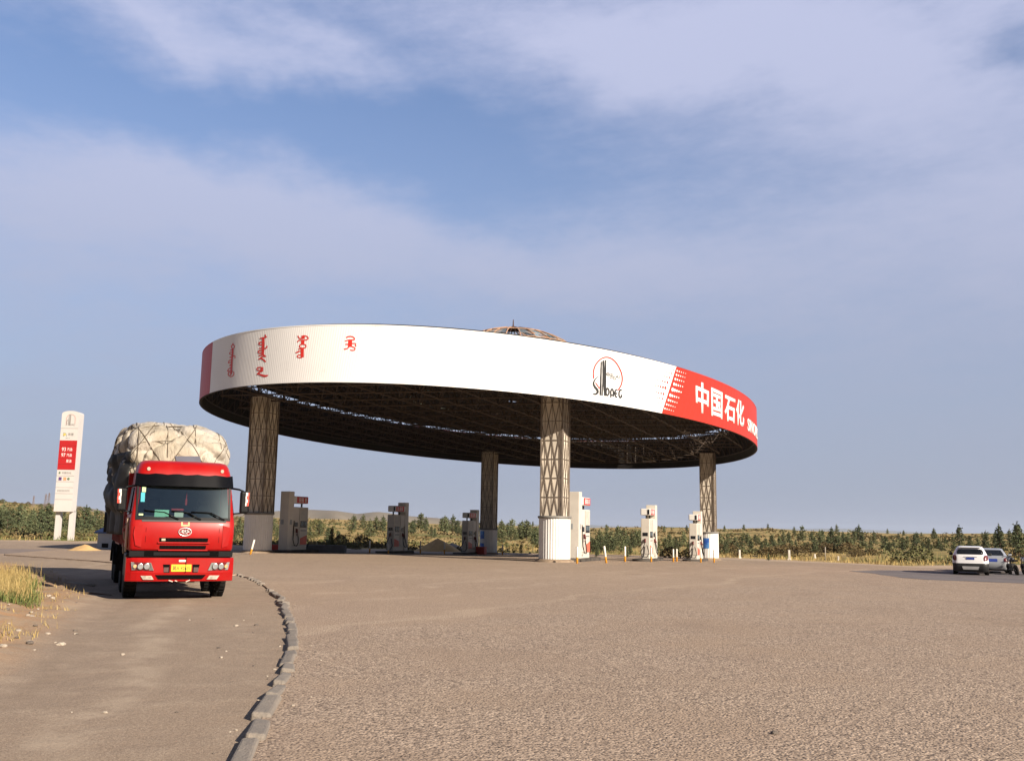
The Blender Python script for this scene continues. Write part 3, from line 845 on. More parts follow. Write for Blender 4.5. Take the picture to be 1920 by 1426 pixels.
# roof deck, space frame, dome
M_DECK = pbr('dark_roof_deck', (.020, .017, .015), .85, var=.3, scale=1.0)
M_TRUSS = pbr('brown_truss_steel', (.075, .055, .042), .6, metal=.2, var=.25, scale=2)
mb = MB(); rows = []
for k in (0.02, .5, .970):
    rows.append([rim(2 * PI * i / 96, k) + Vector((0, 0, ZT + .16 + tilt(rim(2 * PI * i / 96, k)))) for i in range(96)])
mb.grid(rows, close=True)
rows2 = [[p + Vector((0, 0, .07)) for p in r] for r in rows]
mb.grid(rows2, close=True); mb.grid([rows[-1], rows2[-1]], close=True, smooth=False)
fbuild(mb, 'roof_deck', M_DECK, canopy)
fl = MB(); A, B = [], []  # strip added to block sun leaking through the rim gap onto the pillar
for i in range(97):
    t = -1.15 - 1.05 + 2.1 * i / 96
    A.append(rim(t, .962) + Vector((0, 0, ZT + .14 + tilt(rim(t))))); B.append(fpt(t, FH - .06, -.10))
fl.grid([A, B])
fbuild(fl, 'added_sun_blocker', M_DECK, canopy)
mb = MB()
SP = 2.45
nodes = {}
def fnode(layer, i, j):
    u, v = (i + (.5 if layer else 0)) * SP, (j + (.5 if layer else 0)) * SP
    if (u / (AU - .5)) ** 2 + (v / (BV - .5)) ** 2 > 1: return None
    p = C0 + UU * u + VV * v; p.z = tilt(p) + (ZT - .12 if layer else ZB + .55); return p
for i in range(-9, 10):
    for j in range(-13, 14):
        for layer in (0, 1):
            p = fnode(layer, i, j)
            if p is None: continue
            nodes[(layer, i, j)] = p
for (l, i, j), p in nodes.items():
    for di, dj in ((1, 0), (0, 1)):
        q = nodes.get((l, i + di, j + dj))
        if q: mb.tube(p, q, .042 if l == 0 else .035, 5, cap=False)
    if l == 1:
        for di, dj in ((0, 0), (1, 0), (0, 1), (1, 1)):
            q = nodes.get((0, i + di, j + dj))
            if q: mb.tube(p, q, .028, 5, cap=False)
    else:
        mb.box(p, (.16, .16, .16), .04, 1)
# edge girts that tie the frame to the fascia
for i in range(120):
    t = 2 * PI * i / 120
    a, b = fpt(t, .55, -.16), fpt(t, FH - .12, -.16)
    mb.tube(a, b, .03, 5, cap=False)
    mb.tube(a, fpt(2 * PI * (i + 1) / 120, .55, -.16), .035, 5, cap=False); mb.tube(b, fpt(2 * PI * (i + 1) / 120, FH - .12, -.16), .035, 5, cap=False)
    mb.tube(a, rim(t, .93) + Vector((0, 0, ZT - .1 + tilt(rim(t)))), .025, 5, cap=False)
fbuild(mb, 'space_frame', M_TRUSS, canopy)
# a run of rusted netting hanging where the deck has gone, right of the middle
# open ribbed dome on the roof
DC = C0 + Vector((0, 0, ZT + .2)); RS, DZ = 7.7, -2.45
ribs = MB(); NR = 26
def dpt(a, e): return DC + Vector((RS * math.cos(e) * math.cos(a), RS * math.cos(e) * math.sin(a), DZ + RS * math.sin(e)))
for i in range(NR):
    a = 2 * PI * i / NR
    ribs.path([dpt(a, math.radians(19 + 67 * k / 10)) for k in range(11)], .045, 5)
for e in (20, 38, 56, 70, 85):
    ribs.path([dpt(2 * PI * i / 52, math.radians(e)) for i in range(53)], .035, 5)
M_RIB = pbr('pale_straw_rib', (.40, .235, .15), .7, var=.2)
dome = fbuild(ribs, 'skylight_dome', M_RIB, canopy)
hub = MB()
hub.lathe([(.1, 0), (.62, .02), (.62, .12), (.2, .22), (.05, .3), (.03, .75), (.005, .78)], 16, tuple(DC + Vector((0, 0, DZ + RS - .06))))
for i in range(18):
    a = 2 * PI * i / 18
    hub.tube(DC + Vector((.5 * math.cos(a), .5 * math.sin(a), DZ + RS - .05)), DC + Vector((3.1 * math.cos(a), 3.1 * math.sin(a), DZ + RS - 1.35)), .03, 5)
fbuild(hub, 'crown_hub', pbr('dark_brown_hub', (.06, .025, .015), .7), dome)
cov = MB()
rows = [[dpt(2 * PI * i / 52, math.radians(e)) - Vector((0, 0, .05)) for i in range(53)] for e in (19, 32, 47, 62, 74)]
for A, B in zip(rows, rows[1:]):
    for i in range(52):
        if noise.noise(Vector((i * .35, A[0].z * .8, 2))) > -.22: cov.poly([A[i], A[i + 1], B[i + 1], B[i]])
fbuild(cov, 'cover', glass('thin_dome_film', (.95, .92, .90), .5, .95, .01), dome)

# ------------------------------------------------------------------ lattice pillars (part of the canopy)
M_PANEL = pbr('stained_beige_panel', (.66, .59, .49), .8, var=.15, scale=1.2, dirt=(.40, .33, .25), dirt_amt=.35)
M_LATT = pbr('brown_lattice_steel', (.19, .155, .125), .6, metal=.2, var=.2, scale=3)
M_DRUM = pbr('white_fluted_drum', (.72, .71, .69), .5, var=.06, scale=1.2, dirt=(.45, .40, .34), dirt_amt=.3)
PU, PV = .45 * RC, .835 * RC
PILLARS = [C0 - UU * PU - VV * PV, C0 + UU * PU - VV * PV, C0 - UU * PU + VV * PV, C0 + UU * PU + VV * PV]
PILLARS = [p + Vector((dx, 0, 0)) for p, dx in zip(PILLARS, (.47, -.18, .49, 1.69))]
for pi_, P in enumerate(PILLARS):
    gz = land(P.x, P.y)
    topz = ZB + .75 + tilt(P)
    base = Vector((P.x, P.y, gz)) - C0
    SD, CW, DH = 1.12, 1.055, 2.22
    H = topz - gz
    def part(mb, name, mat, parent, **k):
        bmesh.ops.rotate(mb.bm, verts=mb.bm.verts, matrix=Matrix.Rotation(TH, 3, 'Z')); bmesh.ops.translate(mb.bm, verts=mb.bm.verts, vec=base)
        return mb.build(name, mat, parent, **k)
    core = part(MB().box((0, 0, (H + DH) / 2 - .1), (CW, CW, H - DH + .3)), 'pillar', M_PANEL, canopy)
    core['label'] = ['square lattice pillar in the shade behind the red lorry', 'sunlit lattice pillar nearest the camera with white fluted drum', 'dark lattice pillar at the back with blue notices on its drum', 'lattice pillar with a blue poster on its white drum'][pi_]
    lat = MB(); h = SD / 2
    bay = .945; nb = int((H - DH) / bay) + 1
    for sx, sy in ((-1, -1), (1, -1), (1, 1), (-1, 1)): lat.box((sx * h, sy * h, (H + DH) / 2), (.07, .07, H - DH))
    for f in range(4):
        R = Matrix.Rotation(f * PI / 2, 3, 'Z')
        for b in range(nb):
            z0 = DH + .05 + b * bay; z1 = min(z0 + bay, H)
            if z1 - z0 < .2: continue
            lat.tube(R @ Vector((-h, -h, z0)), R @ Vector((h, -h, z0)), .020, 4, cap=False)
            for c in range(3):
                xa, xb = -h + SD * c / 3, -h + SD * (c + 1) / 3; xm = (xa + xb) / 2
                up = (b % 2 == 0)
                lat.tube(R @ Vector((xm, -h, z0 if up else z1)), R @ Vector((xa, -h, z1 if up else z0)), .017, 4, cap=False)
                lat.tube(R @ Vector((xm, -h, z0 if up else z1)), R @ Vector((xb, -h, z1 if up else z0)), .017, 4, cap=False)
                lat.tube(R @ Vector((xm, -h + .02, z0)), R @ Vector((xm, -h + .02, z1)), .009, 4, cap=False)
    part(lat, 'lattice', M_LATT, core)
    dr = MB(); n = 72; RD = .78
    rows = [[((RD + (.012 if i % 2 else -.010)) * math.cos(2 * PI * i / n), (RD + (.012 if i % 2 else -.010)) * math.sin(2 * PI * i / n), z) for i in range(n)] for z in (.17, .9, DH - .03)]
    dr.grid(rows, close=True, smooth=False)
    part(dr, 'drum_cladding', M_DRUM, core)
    cp = MB(); cp.lathe([(.45, DH + .055), (.85, DH + .055), (.855, DH - .03), (.81, DH - .07), (.77, DH - .07)], 48)
    part(cp, 'cap_ring', pbr('weathered_cap', (.20, .19, .175), .7, var=.2), core)
    pl = MB(); pl.lathe([(.2, .175), (.82, .175), (.86, .12), (.98, .10), (1.0, -.25), (.3, -.25)], 40)
    part(pl, 'plinth', pbr('rusty_plinth', (.26, .19, .13), .9, var=.3, scale=3, bump=.4), core)
    if pi_ in (2, 3):
        a0 = math.radians(-118 if pi_ == 3 else -135)
        for (z0, z1, w) in (((.95, 1.78, .62),) if pi_ == 3 else ((1.38, 2.05, .62), (.62, .98, .62))):
            pm = MB(); rws = [[((RD + .025) * math.cos(a0 - TH + w * (k / 8 - .5)), (RD + .025) * math.sin(a0 - TH + w * (k / 8 - .5)), z) for k in range(9)] for z in (z0, z1)]
            pm.grid(rws)
            t = NT('blue_poster_%d' % pi_)
            gcol = t.mix(t.rng(t.noise(2.2, 4, .6), .4, .6), (.03, .10, .42), (.10, .28, .60))
            part(pm, 'poster' if pi_ == 3 else 'notice', t.done(gcol, .4, None, .4), core)

# ------------------------------------------------------------------ fuel pumps on their islands
M_CREAM = pbr('cream_enamel', (.62, .575, .51), .45, var=.06, scale=1.5, dirt=(.42, .36, .28), dirt_amt=.3)
M_HEADRED = pbr('red_header_panel', (.55, .03, .03), .4)
M_DECAL = pbr('faded_red_decal', (.60, .13, .08), .5, var=.15)
M_SCREEN = pbr('dark_display', (.012, .014, .018), .2, var=.3, scale=20)
M_SILV = pbr('pale_display_rim', (.45, .46, .48), .35)
def pump(name, label, loc, flip):
    """island axis = local x; tower at -x (flip: at +x); the long sides face -y (canopy's right) and +y"""
    root = thing(name, label, 'fuel pump', loc, TH + PI / 2 if not flip else TH - PI / 2, 'fuel pumps under the canopy')
    root.scale = (1.22, 1, 1)
    tw = MB().box((-.66, 0, 1.70), (.42, .62, 3.40), .02).build('tower', M_CREAM, root)
    cab = MB(); cab.box((.20, 0, .14), (1.28, .50, .28), .015); cab.box((.20, 0, 1.40), (1.30, .56, 2.22), .03)
    body = cab.build('cabinet', M_CREAM, root)
    MB().box((-.66, -.315, 1.62), (.16, .008, .28)).build('notice_plate', pbr('grey_notice', (.30, .32, .33), .5), tw); MB().box((-.875, 0.1, 1.62), (.008, .17, .28)).build('notice_plate', pbr('grey_notice', (.30, .32, .33), .5), tw)
    hd = MB().box((.16, 0, 2.93), (1.20, .64, .42), .05, 3)
    head = hd.build('header', M_WHITE, root)
    for sy in (-1, 1):
        p = MB().box((.24, sy * .324, 2.93), (.98, .012, .36), .004).build('header_panel', M_HEADRED, head)
        for k, (x0, ww) in enumerate(((.02, .17), (.24, .17), (.52, .13))):
            q = MB()
            for r in range(3): q.box((x0, sy * .334, 2.83 + r * .10), (ww, .008, .035))
            q.box((x0 - ww * .32, sy * .334, 2.93), (.03, .008, .22)); q.box((x0 + ww * .32, sy * .334, 2.93), (.03, .008, .22))
            q.build('lettering', M_WHITELET, p)
    MB().box((.775, .20 if flip else -.20, 2.93), (.016, .12, .30), .006).build('lamp', M_SCREEN, head)
    for x in (-.2, .58): MB().tube((x, 0, 2.48), (x, 0, 2.76), .05, 8).build('strut', M_DARKMETAL, root)
    for sy in (-1, 1):
        f = sy * .283
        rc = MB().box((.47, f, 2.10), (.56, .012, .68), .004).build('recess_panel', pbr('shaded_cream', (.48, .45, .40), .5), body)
        d = MB().box((.47, f + sy * .006, 1.50), (.56, .02, .40), .006).build('display', M_SCREEN, body)
        MB().box((.34, f + sy * .018, 1.54), (.20, .006, .22)).build('readout', pbr('readout_grey', (.10, .14, .17), .25), d)
        MB().box((.62, f + sy * .018, 1.54), (.16, .006, .22)).build('readout', pbr('readout_grey', (.10, .14, .17), .25), d)
        MB().box((-.16, f + sy * .006, 1.48), (.26, .02, .26), .006).build('keypad', M_SCREEN, body)
        MB().box((.47, f + sy * .004, 1.13), (.5, .01, .07)).build('trim', pbr('grey_trim', (.22, .22, .22), .5), body)
        k = MB(); k.prism([(.22, f + sy * .004, .31), (.80, f + sy * .004, .31), (.80, f + sy * .004, .86), (.70, f + sy * .004, .83), (.22, f + sy * .004, .68)], (0, sy * .006, 0)); k.build('decal', M_DECAL, body)
        g = MB(); g.box((.10, f + sy * .003, 1.4), (.022, .01, 2.1)); g.build('groove', pbr('groove_shadow_gap', (.10, .09, .08), .8), body)
        nz = MB(); nz.box((-.16, f + sy * .05, 1.12), (.09, .09, .24), .02); nz.tube((-.16, f + sy * .07, 1.20), (-.20, f + sy * .13, 1.0), .045); nz.tube((-.20, f + sy * .13, 1.0), (-.24, f + sy * .10, .84), .02)
        noz = nz.build('nozzle', pbr('dark_red_nozzle', (.10, .012, .012), .5), body)
        hz_ = MB(); hz_.path([(-.16, f + sy * .08, 1.02), (-.10, f + sy * .12, .7), (-.12, f + sy * .16, .42), (-.28, f + sy * .20, .24), (-.46, f + sy * .18, .26), (-.50, f + sy * .10, .6), (-.42, f + sy * .04, 1.0), (-.36, f + sy * .01, 1.7)], .026, 6)
        hz_.build('hose', M_BLACK, noz)
    MB().box((.855, 0, 1.52), (.012, .34, .22), .004).build('keypad', M_SCREEN, body)
    e = MB(); e.box((.885, 0, 1.14), (.07, .09, .22), .02); e.tube((.92, 0, 1.2), (.98, .03, 1.0), .045)
    n2 = e.build('nozzle', pbr('dark_red_nozzle', (.10, .012, .012), .5), body)
    h2 = MB(); h2.path([(.93, 0, 1.05), (1.0, -.05, .8), (1.02, -.25, .4), (1.05, -.15, .12), (1.05, .15, .10), (1.0, .28, .36), (.92, .12, .85)], .024, 6); h2.build('hose', M_BLACK, n2)
    return root
M_ISLE = pbr('dark_island_kerb', (.055, .048, .042), .85, var=.3, scale=3, dirt=(.20, .16, .12), dirt_amt=.3)
L0, R0 = PILLARS[0], PILLARS[1]
SPOTS = [(549, 57.8, False, 'tall grey fuel pump in the shade just right of the left lattice pillar'), (744, 69, True, 'fuel pump in the shade left of the yellow sand heap'),
         (881, 78.5, True, 'small shaded fuel pump beside the back lattice pillar, right of the yellow sand heap'),
         (1086, 51, False, 'sunlit fuel pump touching the near white drum pillar, its tower on the left'), (1217, 62.5, True, 'sunlit fuel pump standing alone between the two right pillars, hose looped on its end'),
         (1305, 69.8, True, 'sunlit fuel pump in front of the far right pillar with the blue poster')]
for px_, yy_, flip, lab in SPOTS:
    d_ = view_ray(px_, 1030); p = Vector((d_.x / d_.y * yy_, yy_, 0)); z = land(p.x, p.y)
    cz = VV * (.25 if not flip else -.25)
    isl = MB()
    n = 40; L, Wd = 4.4, .62
    out = []
    for i in range(n):
        a = 2 * PI * i / n
        out.append((max(-L / 2 + Wd, min(L / 2 - Wd, 99)) * 0 + (L / 2 - Wd) * (1 if math.cos(a) > 0 else -1) + Wd * math.cos(a), Wd * math.sin(a), -.15))
    isl.prism(out, (0, 0, .33))
    o = isl.build('pump_island', M_ISLE, None, bevel=.02, loc=(p.x + cz.x, p.y + cz.y, z), rotz=TH + PI / 2)
    tag(o, 'dark raised concrete kerb island under the ' + lab.split(' ', 1)[1] if False else 'low dark concrete island carrying the ' + {0: 'pump right of the left pillar', 1: 'pump left of the sand heap', 2: 'pump beside the back pillar', 3: 'pump touching the near pillar', 4: 'pump between the right pillars', 5: 'pump before the blue poster pillar'}[SPOTS.index((px_, yy_, flip, lab))], 'pump island', 'kerbed pump islands')
    pump('fuel_pump', lab, (p.x, p.y, z + .18), flip)

# ------------------------------------------------------------------ bollards and marker posts
M_BOLW = pbr('bollard_white', (.70, .66, .58), .5, var=.1); M_BOLY = pbr('bollard_orange', (.66, .30, .03), .5, var=.15)
def bollard(px, py, h, lab, grp, lean=0.0, r=.052):
    p = ground_at(px, py)
    m = MB(); m.lathe([(r, -.05), (r, h * .40), (r, h), (r * .8, h + .02)], 14)
    for f in m.bm.faces:
        f.material_index = 1 if f.calc_center_median().z < h * .41 else 0
    o = m.build('bollard', [M_BOLW, M_BOLY], None, loc=tuple(p)); o.rotation_euler = (0, lean, 0)
    return tag(o, lab, 'bollard', grp)
for px, py in ((1082, 1057), (1172, 1053.5), (1221, 1054), (1262.5, 1054), (1269, 1053), (1314, 1055), (1339, 1055)):
    bollard(px, py, .80, 'upright sunlit bollard, white above orange, at the edge of the forecourt beside the right pumps', 'sunlit bollards by the right pumps')
bollard(1137, 1056, .84, 'leaning white and orange bollard between the near white drum and the lone right pump', 'sunlit bollards by the right pumps', -.13)
bollard(469, 1040, .80, 'tilted orange and white bollard in front of the left pillar drum', None, .22)
for px, py in ((693, 1037), (788, 1038), (833, 1038.5), (942, 1040)):
    bollard(px, py, .85, 'thin dark bollard in the shade along the back edge of the forecourt', 'shaded bollards along the back edge')
bollard(728, 1038.5, .65, 'dull yellow bollard at the foot of the shaded pump left of the sand heap', None)
M_STONEW = pbr('white_marker_stone', (.66, .62, .55), .8, var=.12)
for px, py, h, w_ in ((1387, 1046, .75, .16), (1480, 1049, .85, .18), (1528, 1046, .45, .15), (1572, 1050, .42, .16)):
    p = ground_at(px, py); m = MB(); m.box((0, 0, h / 2 - .05), (w_, w_ * .8, h + .1), .03); m.box((0, 0, .03), (w_ * 1.7, w_ * 1.4, .16), .03)
    o = m.build('marker_stone', M_STONEW, None, loc=tuple(p), rotz=random.uniform(-.4, .4))
    tag(o, 'small white marker stone in the dry grass right of the canopy', 'marker stone', 'white marker stones in the dry grass')
p = ground_at(1547.6, 1050); m = MB(); m.tube((0, 0, -.2), (.02, 0, 1.35), .05, 10)
tag(m.build('wooden_stake', pbr('grey_wood', (.33, .29, .24), .9, var=.2), None, loc=tuple(p)), 'thin grey stake taller than the white marker stones near it', 'stake')
p = ground_at(571.5, 1022)
nb = thing('notice_post', 'small white notice on a thin post right of the leftmost pump', 'notice', tuple(p))
MB().tube((0, 0, -.2), (0, 0, .95), .035, 8).build('post', M_WHITE, nb); MB().box((0, -.03, 1.1), (.34, .03, .42), .01).build('board', M_WHITE, nb)

# ------------------------------------------------------------------ sand heaps, trough, fire boxes, hut
def heap(name, px, py, w_, h_, col, lab, seed):
    p = ground_at(px, py); m = MB(); rows = []
    for i in range(14):
        k = i / 13; r = w_ / 2 * (1 - k) if i < 13 else .001
        ring = []
        for j in range(36):
            a = 2 * PI * j / 36
            rr = r * (1 + .16 * noise.noise(Vector((math.cos(a) * 1.3, math.sin(a) * 1.3, seed + k))) )
            ring.append((rr * math.cos(a), rr * math.sin(a) * .8, -.1 + (h_ + .1) * (1 - (1 - k) ** 1.0) * (1 - .10 * k) + .05 * noise.noise(Vector((rr * math.cos(a) * 2, rr * math.sin(a) * 2, seed)))))
        rows.append(ring)
    m.grid(rows, close=True)
    o = m.build(name, pbr(name + '_' + str(seed), col, .95, var=.12, scale=3, bump=.5, bscale=40), None, loc=(p.x, p.y + w_ * .35, p.z))
    return tag(o, lab, name.replace('_', ' '))
heap('sand_heap', 818, 1034, 4.9, 1.42, (.52, .34, .14), 'big yellow sand heap behind the forecourt between two shaded pumps', 1)
heap('gravel_heap', 846, 1032.5, 4.2, 1.0, (.30, .245, .20), 'low grey-brown gravel heap right behind the yellow sand heap', 2)
heap('sand_heap', 145, 1033, 2.5, .42, (.52, .34, .15), 'low flat pile of yellow sand by the road left of the red lorry', 3)
p = ground_at(604, 1036)
m = MB(); m.box((0, 0, .2), (2.7, .8, .5), .02); m.box((0, 0, .46), (2.45, .56, .02))
tag(m.build('concrete_trough', pbr('slate_trough', (.10, .105, .12), .8, var=.2), None, loc=(p.x, p.y + .4, p.z)), 'long low slate grey trough right of the leftmost fuel pump', 'trough')
p = ground_at(515, 1036)
m = MB(); m.box((0, 0, .22), (.55, .5, .5), .02); m.box((0, -.26, .38), (.42, .02, .10)); m.bm.faces.ensure_lookup_table()
tag(m.build('fire_box', pbr('red_fire_box', (.42, .03, .02), .5), None, loc=(p.x, p.y + .6, p.z)), 'small red box on the ground between the left pillar and the leftmost pump', 'fire box')
p = ground_at(902, 1039.5)
m = MB(); m.box((0, 0, .28), (.75, .5, .62), .02); m.box((0, 0, .61), (.8, .55, .05), .01)
tag(m.build('fire_box', pbr('red_fire_box', (.42, .03, .02), .5), None, loc=(p.x, p.y + .3, p.z), rotz=TH), 'red box at the foot of the dark back pillar', 'fire box')
p = ground_at(213, 1029)
hut = thing('utility_hut', 'small white hut with blue roof half hidden behind the red lorry', 'hut', (p.x, p.y + 1.0, p.z))
MB().box((0, 0, .45), (2.1, 2.0, 1.1), .01).build('wall', pbr('pale_hut_wall', (.58, .60, .62), .7, var=.08), hut)
m = MB(); m.prism([(-1.2, -1.15, 1.0), (1.2, -1.15, 1.0), (.85, 0, 1.42), (-.85, 0, 1.42)], (0, 0, .05)); m.prism([(1.2, 1.15, 1.0), (-1.2, 1.15, 1.0), (-.85, 0, 1.42), (.85, 0, 1.42)], (0, 0, .05))
m.prism([(-1.2, -1.15, 1.0), (-.85, 0, 1.42), (-1.2, 1.15, 1.0)], (0, 0, .05)); m.prism([(1.2, 1.15, 1.0), (.85, 0, 1.42), (1.2, -1.15, 1.0)], (0, 0, .05)); m.box((0, 0, 1.0), (2.42, 2.32, .10))
m.build('roof', pbr('blue_sheet_roof', (.09, .15, .33), .5, var=.1), hut)
MB().box((-.55, -1.01, .22), (.40, .03, .26)).build('vent', M_BLKPL, hut)

# ------------------------------------------------------------------ price sign
p = ground_at(117, 1012)
TD = p.y; sgn = thing('price_sign', 'tall slim white price sign on two legs with a red middle panel', 'price sign', tuple(p), 0)
K = TD / F / 5.093                      # metres per enlarged survey pixel
FW = 168 * K; DP = .95
zz = lambda y: (1290 - y) * K
def arch(x0, x1, z0, z1, d, y):
    pts = [(x0, y, z0), (x1, y, z0)]
    for k in range(13):
        a = PI * k / 12
        pts.append(((x0 + x1) / 2 + (x1 - x0) / 2 * math.cos(a), y, z1 - .28 + .28 * math.sin(a)))
    return pts
M_SIGNW = pbr('white_sign_panel', (.56, .53, .515), .45, var=.05, scale=.7, dirt=(.5, .46, .4), dirt_amt=.2)
m = MB(); m.prism(arch(-FW / 2, FW / 2, zz(1025), zz(72), DP, -DP / 2), (0, DP, 0))
body = m.build('panel_body', M_SIGNW, sgn, bevel=.05)
for sx in (-1, 1):
    m = MB(); x = sx * (FW / 2 - .19)
    m.prism([(x - .19, 0, -.3), (x + .19, 0, -.3), (x + .19, 0, zz(1060)), (x + .19 - (0 if sx > 0 else .0), 0, zz(1020)), (x - .19, 0, zz(1020))], (0, .55, 0)); m.build('leg', M_SIGNW, sgn)
yf = -DP / 2
m = MB().box((0, yf - .012, (zz(632) + zz(355)) / 2), (FW - .02, .04, zz(355) - zz(632)), .01); redp = m.build('red_panel', M_SIGNRED, sgn)
gm = pbr('grey_joint', (.25, .23, .22), .7)
for y in (240, 690, 745, 800, 857, 912): MB().box((0, yf - .002, zz(y)), (FW - .03, .012, .035)).build('joint', gm, body)
for y in (405, 470, 525, 580): MB().box((0, yf - .034, zz(y)), (FW - .04, .008, .03)).build('joint', pbr('dark_red_joint', (.25, .010, .010), .6), redp)
def st(txt, x, y, w_, h_, mat, par, d=.006):
    text_on('lettering', txt, mat, par, face_mat((x, yf - d - .004, zz(y)), (1, 0, 0), (0, 0, 1)), w_, h_, .004)
X = lambda x, y: (x - (254 + (490 - y) * .093 + 84)) * K   # enlarged survey pixel -> metres across the face
st('93', X(306, 440), 440, .36, .34, M_WHITELET, redp, .034); st('汽油', X(361, 440), 440, .46, .30, M_WHITELET, redp, .034)
st('97', X(301, 494), 494, .36, .34, M_WHITELET, redp, .034); st('汽油', X(356, 494), 494, .46, .30, M_WHITELET, redp, .034)
st('柴油', X(352, 550), 550, .46, .30, M_WHITELET, redp, .034)
M_GREYL = pbr('grey_lettering', (.22, .21, .20), .6)
st('易捷', X(372, 297), 297, .52, .26, M_GREYL, body); st('Easy Joy', X(345, 334), 334, .40, .09, M_GREYL, body)
st('中国石化', X(330, 662), 662, .85, .2, M_GREYL, body); m = MB()
for k in range(8):
    x_ = X(248 + k * 14.5, 830)
    m.box((x_, yf - .008, zz(824)), (.10, .008, .03)); m.box((x_, yf - .0085, zz(836)), (.11, .008, .03)); m.box((x_ + (.02 if k % 2 else -.02), yf - .009, zz(830)), (.028, .008, .17))
m.build('lettering', M_GREYL, body)
# top emblem: arch ring, tall strokes, wordmark
def flat_ribbon(mb, pts, w_, y):
    L, R = [], []
    P = [Vector((a, 0, b)) for a, b in pts]
    for i, q in enumerate(P):
        d = P[min(i + 1, len(P) - 1)] - P[max(i - 1, 0)]; n = Vector((-d.z, 0, d.x)).normalized() * w_ / 2
        L.append((q.x + n.x, y, q.z + n.z)); R.append((q.x - n.x, y, q.z - n.z))
    mb.grid([L, R], smooth=False)
m = MB(); cx_ = .04; zc = zz(150)
flat_ribbon(m, [(cx_ - .40, zz(200))] + [(cx_ + .40 * math.cos(a), zc + .42 * math.sin(a)) for a in [PI - PI * k / 14 for k in range(15)]] + [(cx_ + .40, zz(195))], .05, yf - .008)
m.build('emblem_ring', pbr('faded_red_ring', (.45, .25, .22), .6), body)
m = MB()
for x0 in (-.16, -.07, .0): m.poly([(x0 - .03, yf - .009, zz(212)), (x0 + .035, yf - .009, zz(212)), (x0 + .05, yf - .009, zz(108)), (x0, yf - .009, zz(104))])
flat_ribbon(m, [(-.22, zz(160)), (-.34, zz(176)), (-.30, zz(196)), (-.36, zz(214))], .07, yf - .009)
m.build('emblem_bars', M_GREYL, body)
st('OPEC', .26, 206, .44, .16, M_GREYL, body, .008)
for i, (x, col) in enumerate(((268, (.09, .04, .16)), (313, (.68, .32, .17)))):
    MB().box((X(x, 718), yf - .008, zz(718)), (.27, .02, .29)).build('icon', pbr('icon_%d' % i, col, .5), body)
m = MB(); m.lathe([(.02, -.006), (.12, -.006), (.12, .006), (.02, .006)], 16, axis='z')
bmesh.ops.rotate(m.bm, verts=m.bm.verts, matrix=Matrix.Rotation(PI / 2, 3, 'X')); bmesh.ops.translate(m.bm, verts=m.bm.verts, vec=(X(348, 718), yf - .01, zz(718)))
m.build('icon', pbr('icon_green', (.14, .20, .12), .5), body)
m = MB(); m.lathe([(.09, -.006), (.12, -.006), (.12, .006), (.09, .006)], 16); bmesh.ops.rotate(m.bm, verts=m.bm.verts, matrix=Matrix.Rotation(PI / 2, 3, 'X')); bmesh.ops.translate(m.bm, verts=m.bm.verts, vec=(X(312, 300), yf - .012, zz(300)))
m.build('icon', pbr('icon_yellow', (.55, .42, .10), .5), body)
m = MB(); flat_ribbon(m, [(X(300, 318), zz(318)), (X(305, 285), zz(280)), (X(325, 300), zz(290)), (X(332, 318), zz(318))], .04, yf - .01); m.build('icon', pbr('icon_green', (.14, .20, .12), .5), body)
MB().box((X(265, 664), yf - .008, zz(662)), (.14, .016, .17), .04).build('icon', pbr('icon_green', (.14, .20, .12), .5), body)

# ------------------------------------------------------------------ red lorry
PHI = math.radians(24)
tw_ = ground_at(229.5, 1119)
RT = Matrix.Rotation(PHI, 3, 'Z')
TO = tw_ - RT @ Vector((-1.06, 1.36, 0)); TO.z = land(TO.x, TO.y) + .0
lorry = thing('lorry', 'red cab-over lorry facing the camera with a tall wrapped load behind the cab', 'lorry', tuple(TO), PHI)
lorry.scale = (.89, 1, 1)

def cab_ring(z, yf, hw, rc, yb=1.85, nf=13):
    pts = [(-hw, yb, z), (-hw, lerp(yb, yf + rc, .5), z)]
    for k in range(5):
        a = PI + (PI / 2) * k / 4
        pts.append((-hw + rc + rc * math.cos(a), yf + rc + rc * math.sin(a) + .05, z))
    for k in range(1, nf):
        x = lerp(-hw + rc, hw - rc, k / nf); pts.append((x, yf + .05 * (x / hw) ** 2, z))
    for k in range(5):
        a = -PI / 2 + (PI / 2) * k / 4
        pts.append((hw - rc + rc * math.cos(a), yf + rc + rc * math.sin(a) + .05, z))
    pts += [(hw, lerp(yb, yf + rc, .5), z), (hw, yb, z)]
    return pts
CABLV = [(1.04, .06, 1.17, .10), (1.10, .02, 1.20, .12), (1.40, .0, 1.215, .13), (1.62, .015, 1.22, .14), (1.70, .045, 1.215, .14), (1.745, .065, 1.205, .13),
         (2.10, .155, 1.165, .12), (2.44, .245, 1.13, .12), (2.50, .26, 1.13, .13), (2.66, .295, 1.12, .16), (2.78, .335, 1.10, .20), (2.90, .40, 1.07, .24), (2.97, .50, 1.03, .26), (3.01, .72, .96, .26), (3.02, 1.1, .9, .2)]
m = MB(); rows = [cab_ring(*l) for l in CABLV]
V = m.grid(rows, smooth=True)
nfi = len(rows[0])
kill = []
for r in (5, 6):
    for i in range(6, 6 + 13): # windscreen opening
        e = [f for f in V[r][i].link_faces if all(v in f.verts for v in (V[r][i], V[r][i + 1], V[r + 1][i], V[r + 1][i + 1]))]
        kill += e
bmesh.ops.delete(m.bm, geom=list(set(kill)), context='FACES')
m.poly([v for v in reversed(rows[-1])]); m.poly(rows[0])
back = [r[0] for r in rows] + [r[-1] for r in reversed(rows)]
m.poly(back)
cab = m.build('cab', M_RED, lorry, fix=False)
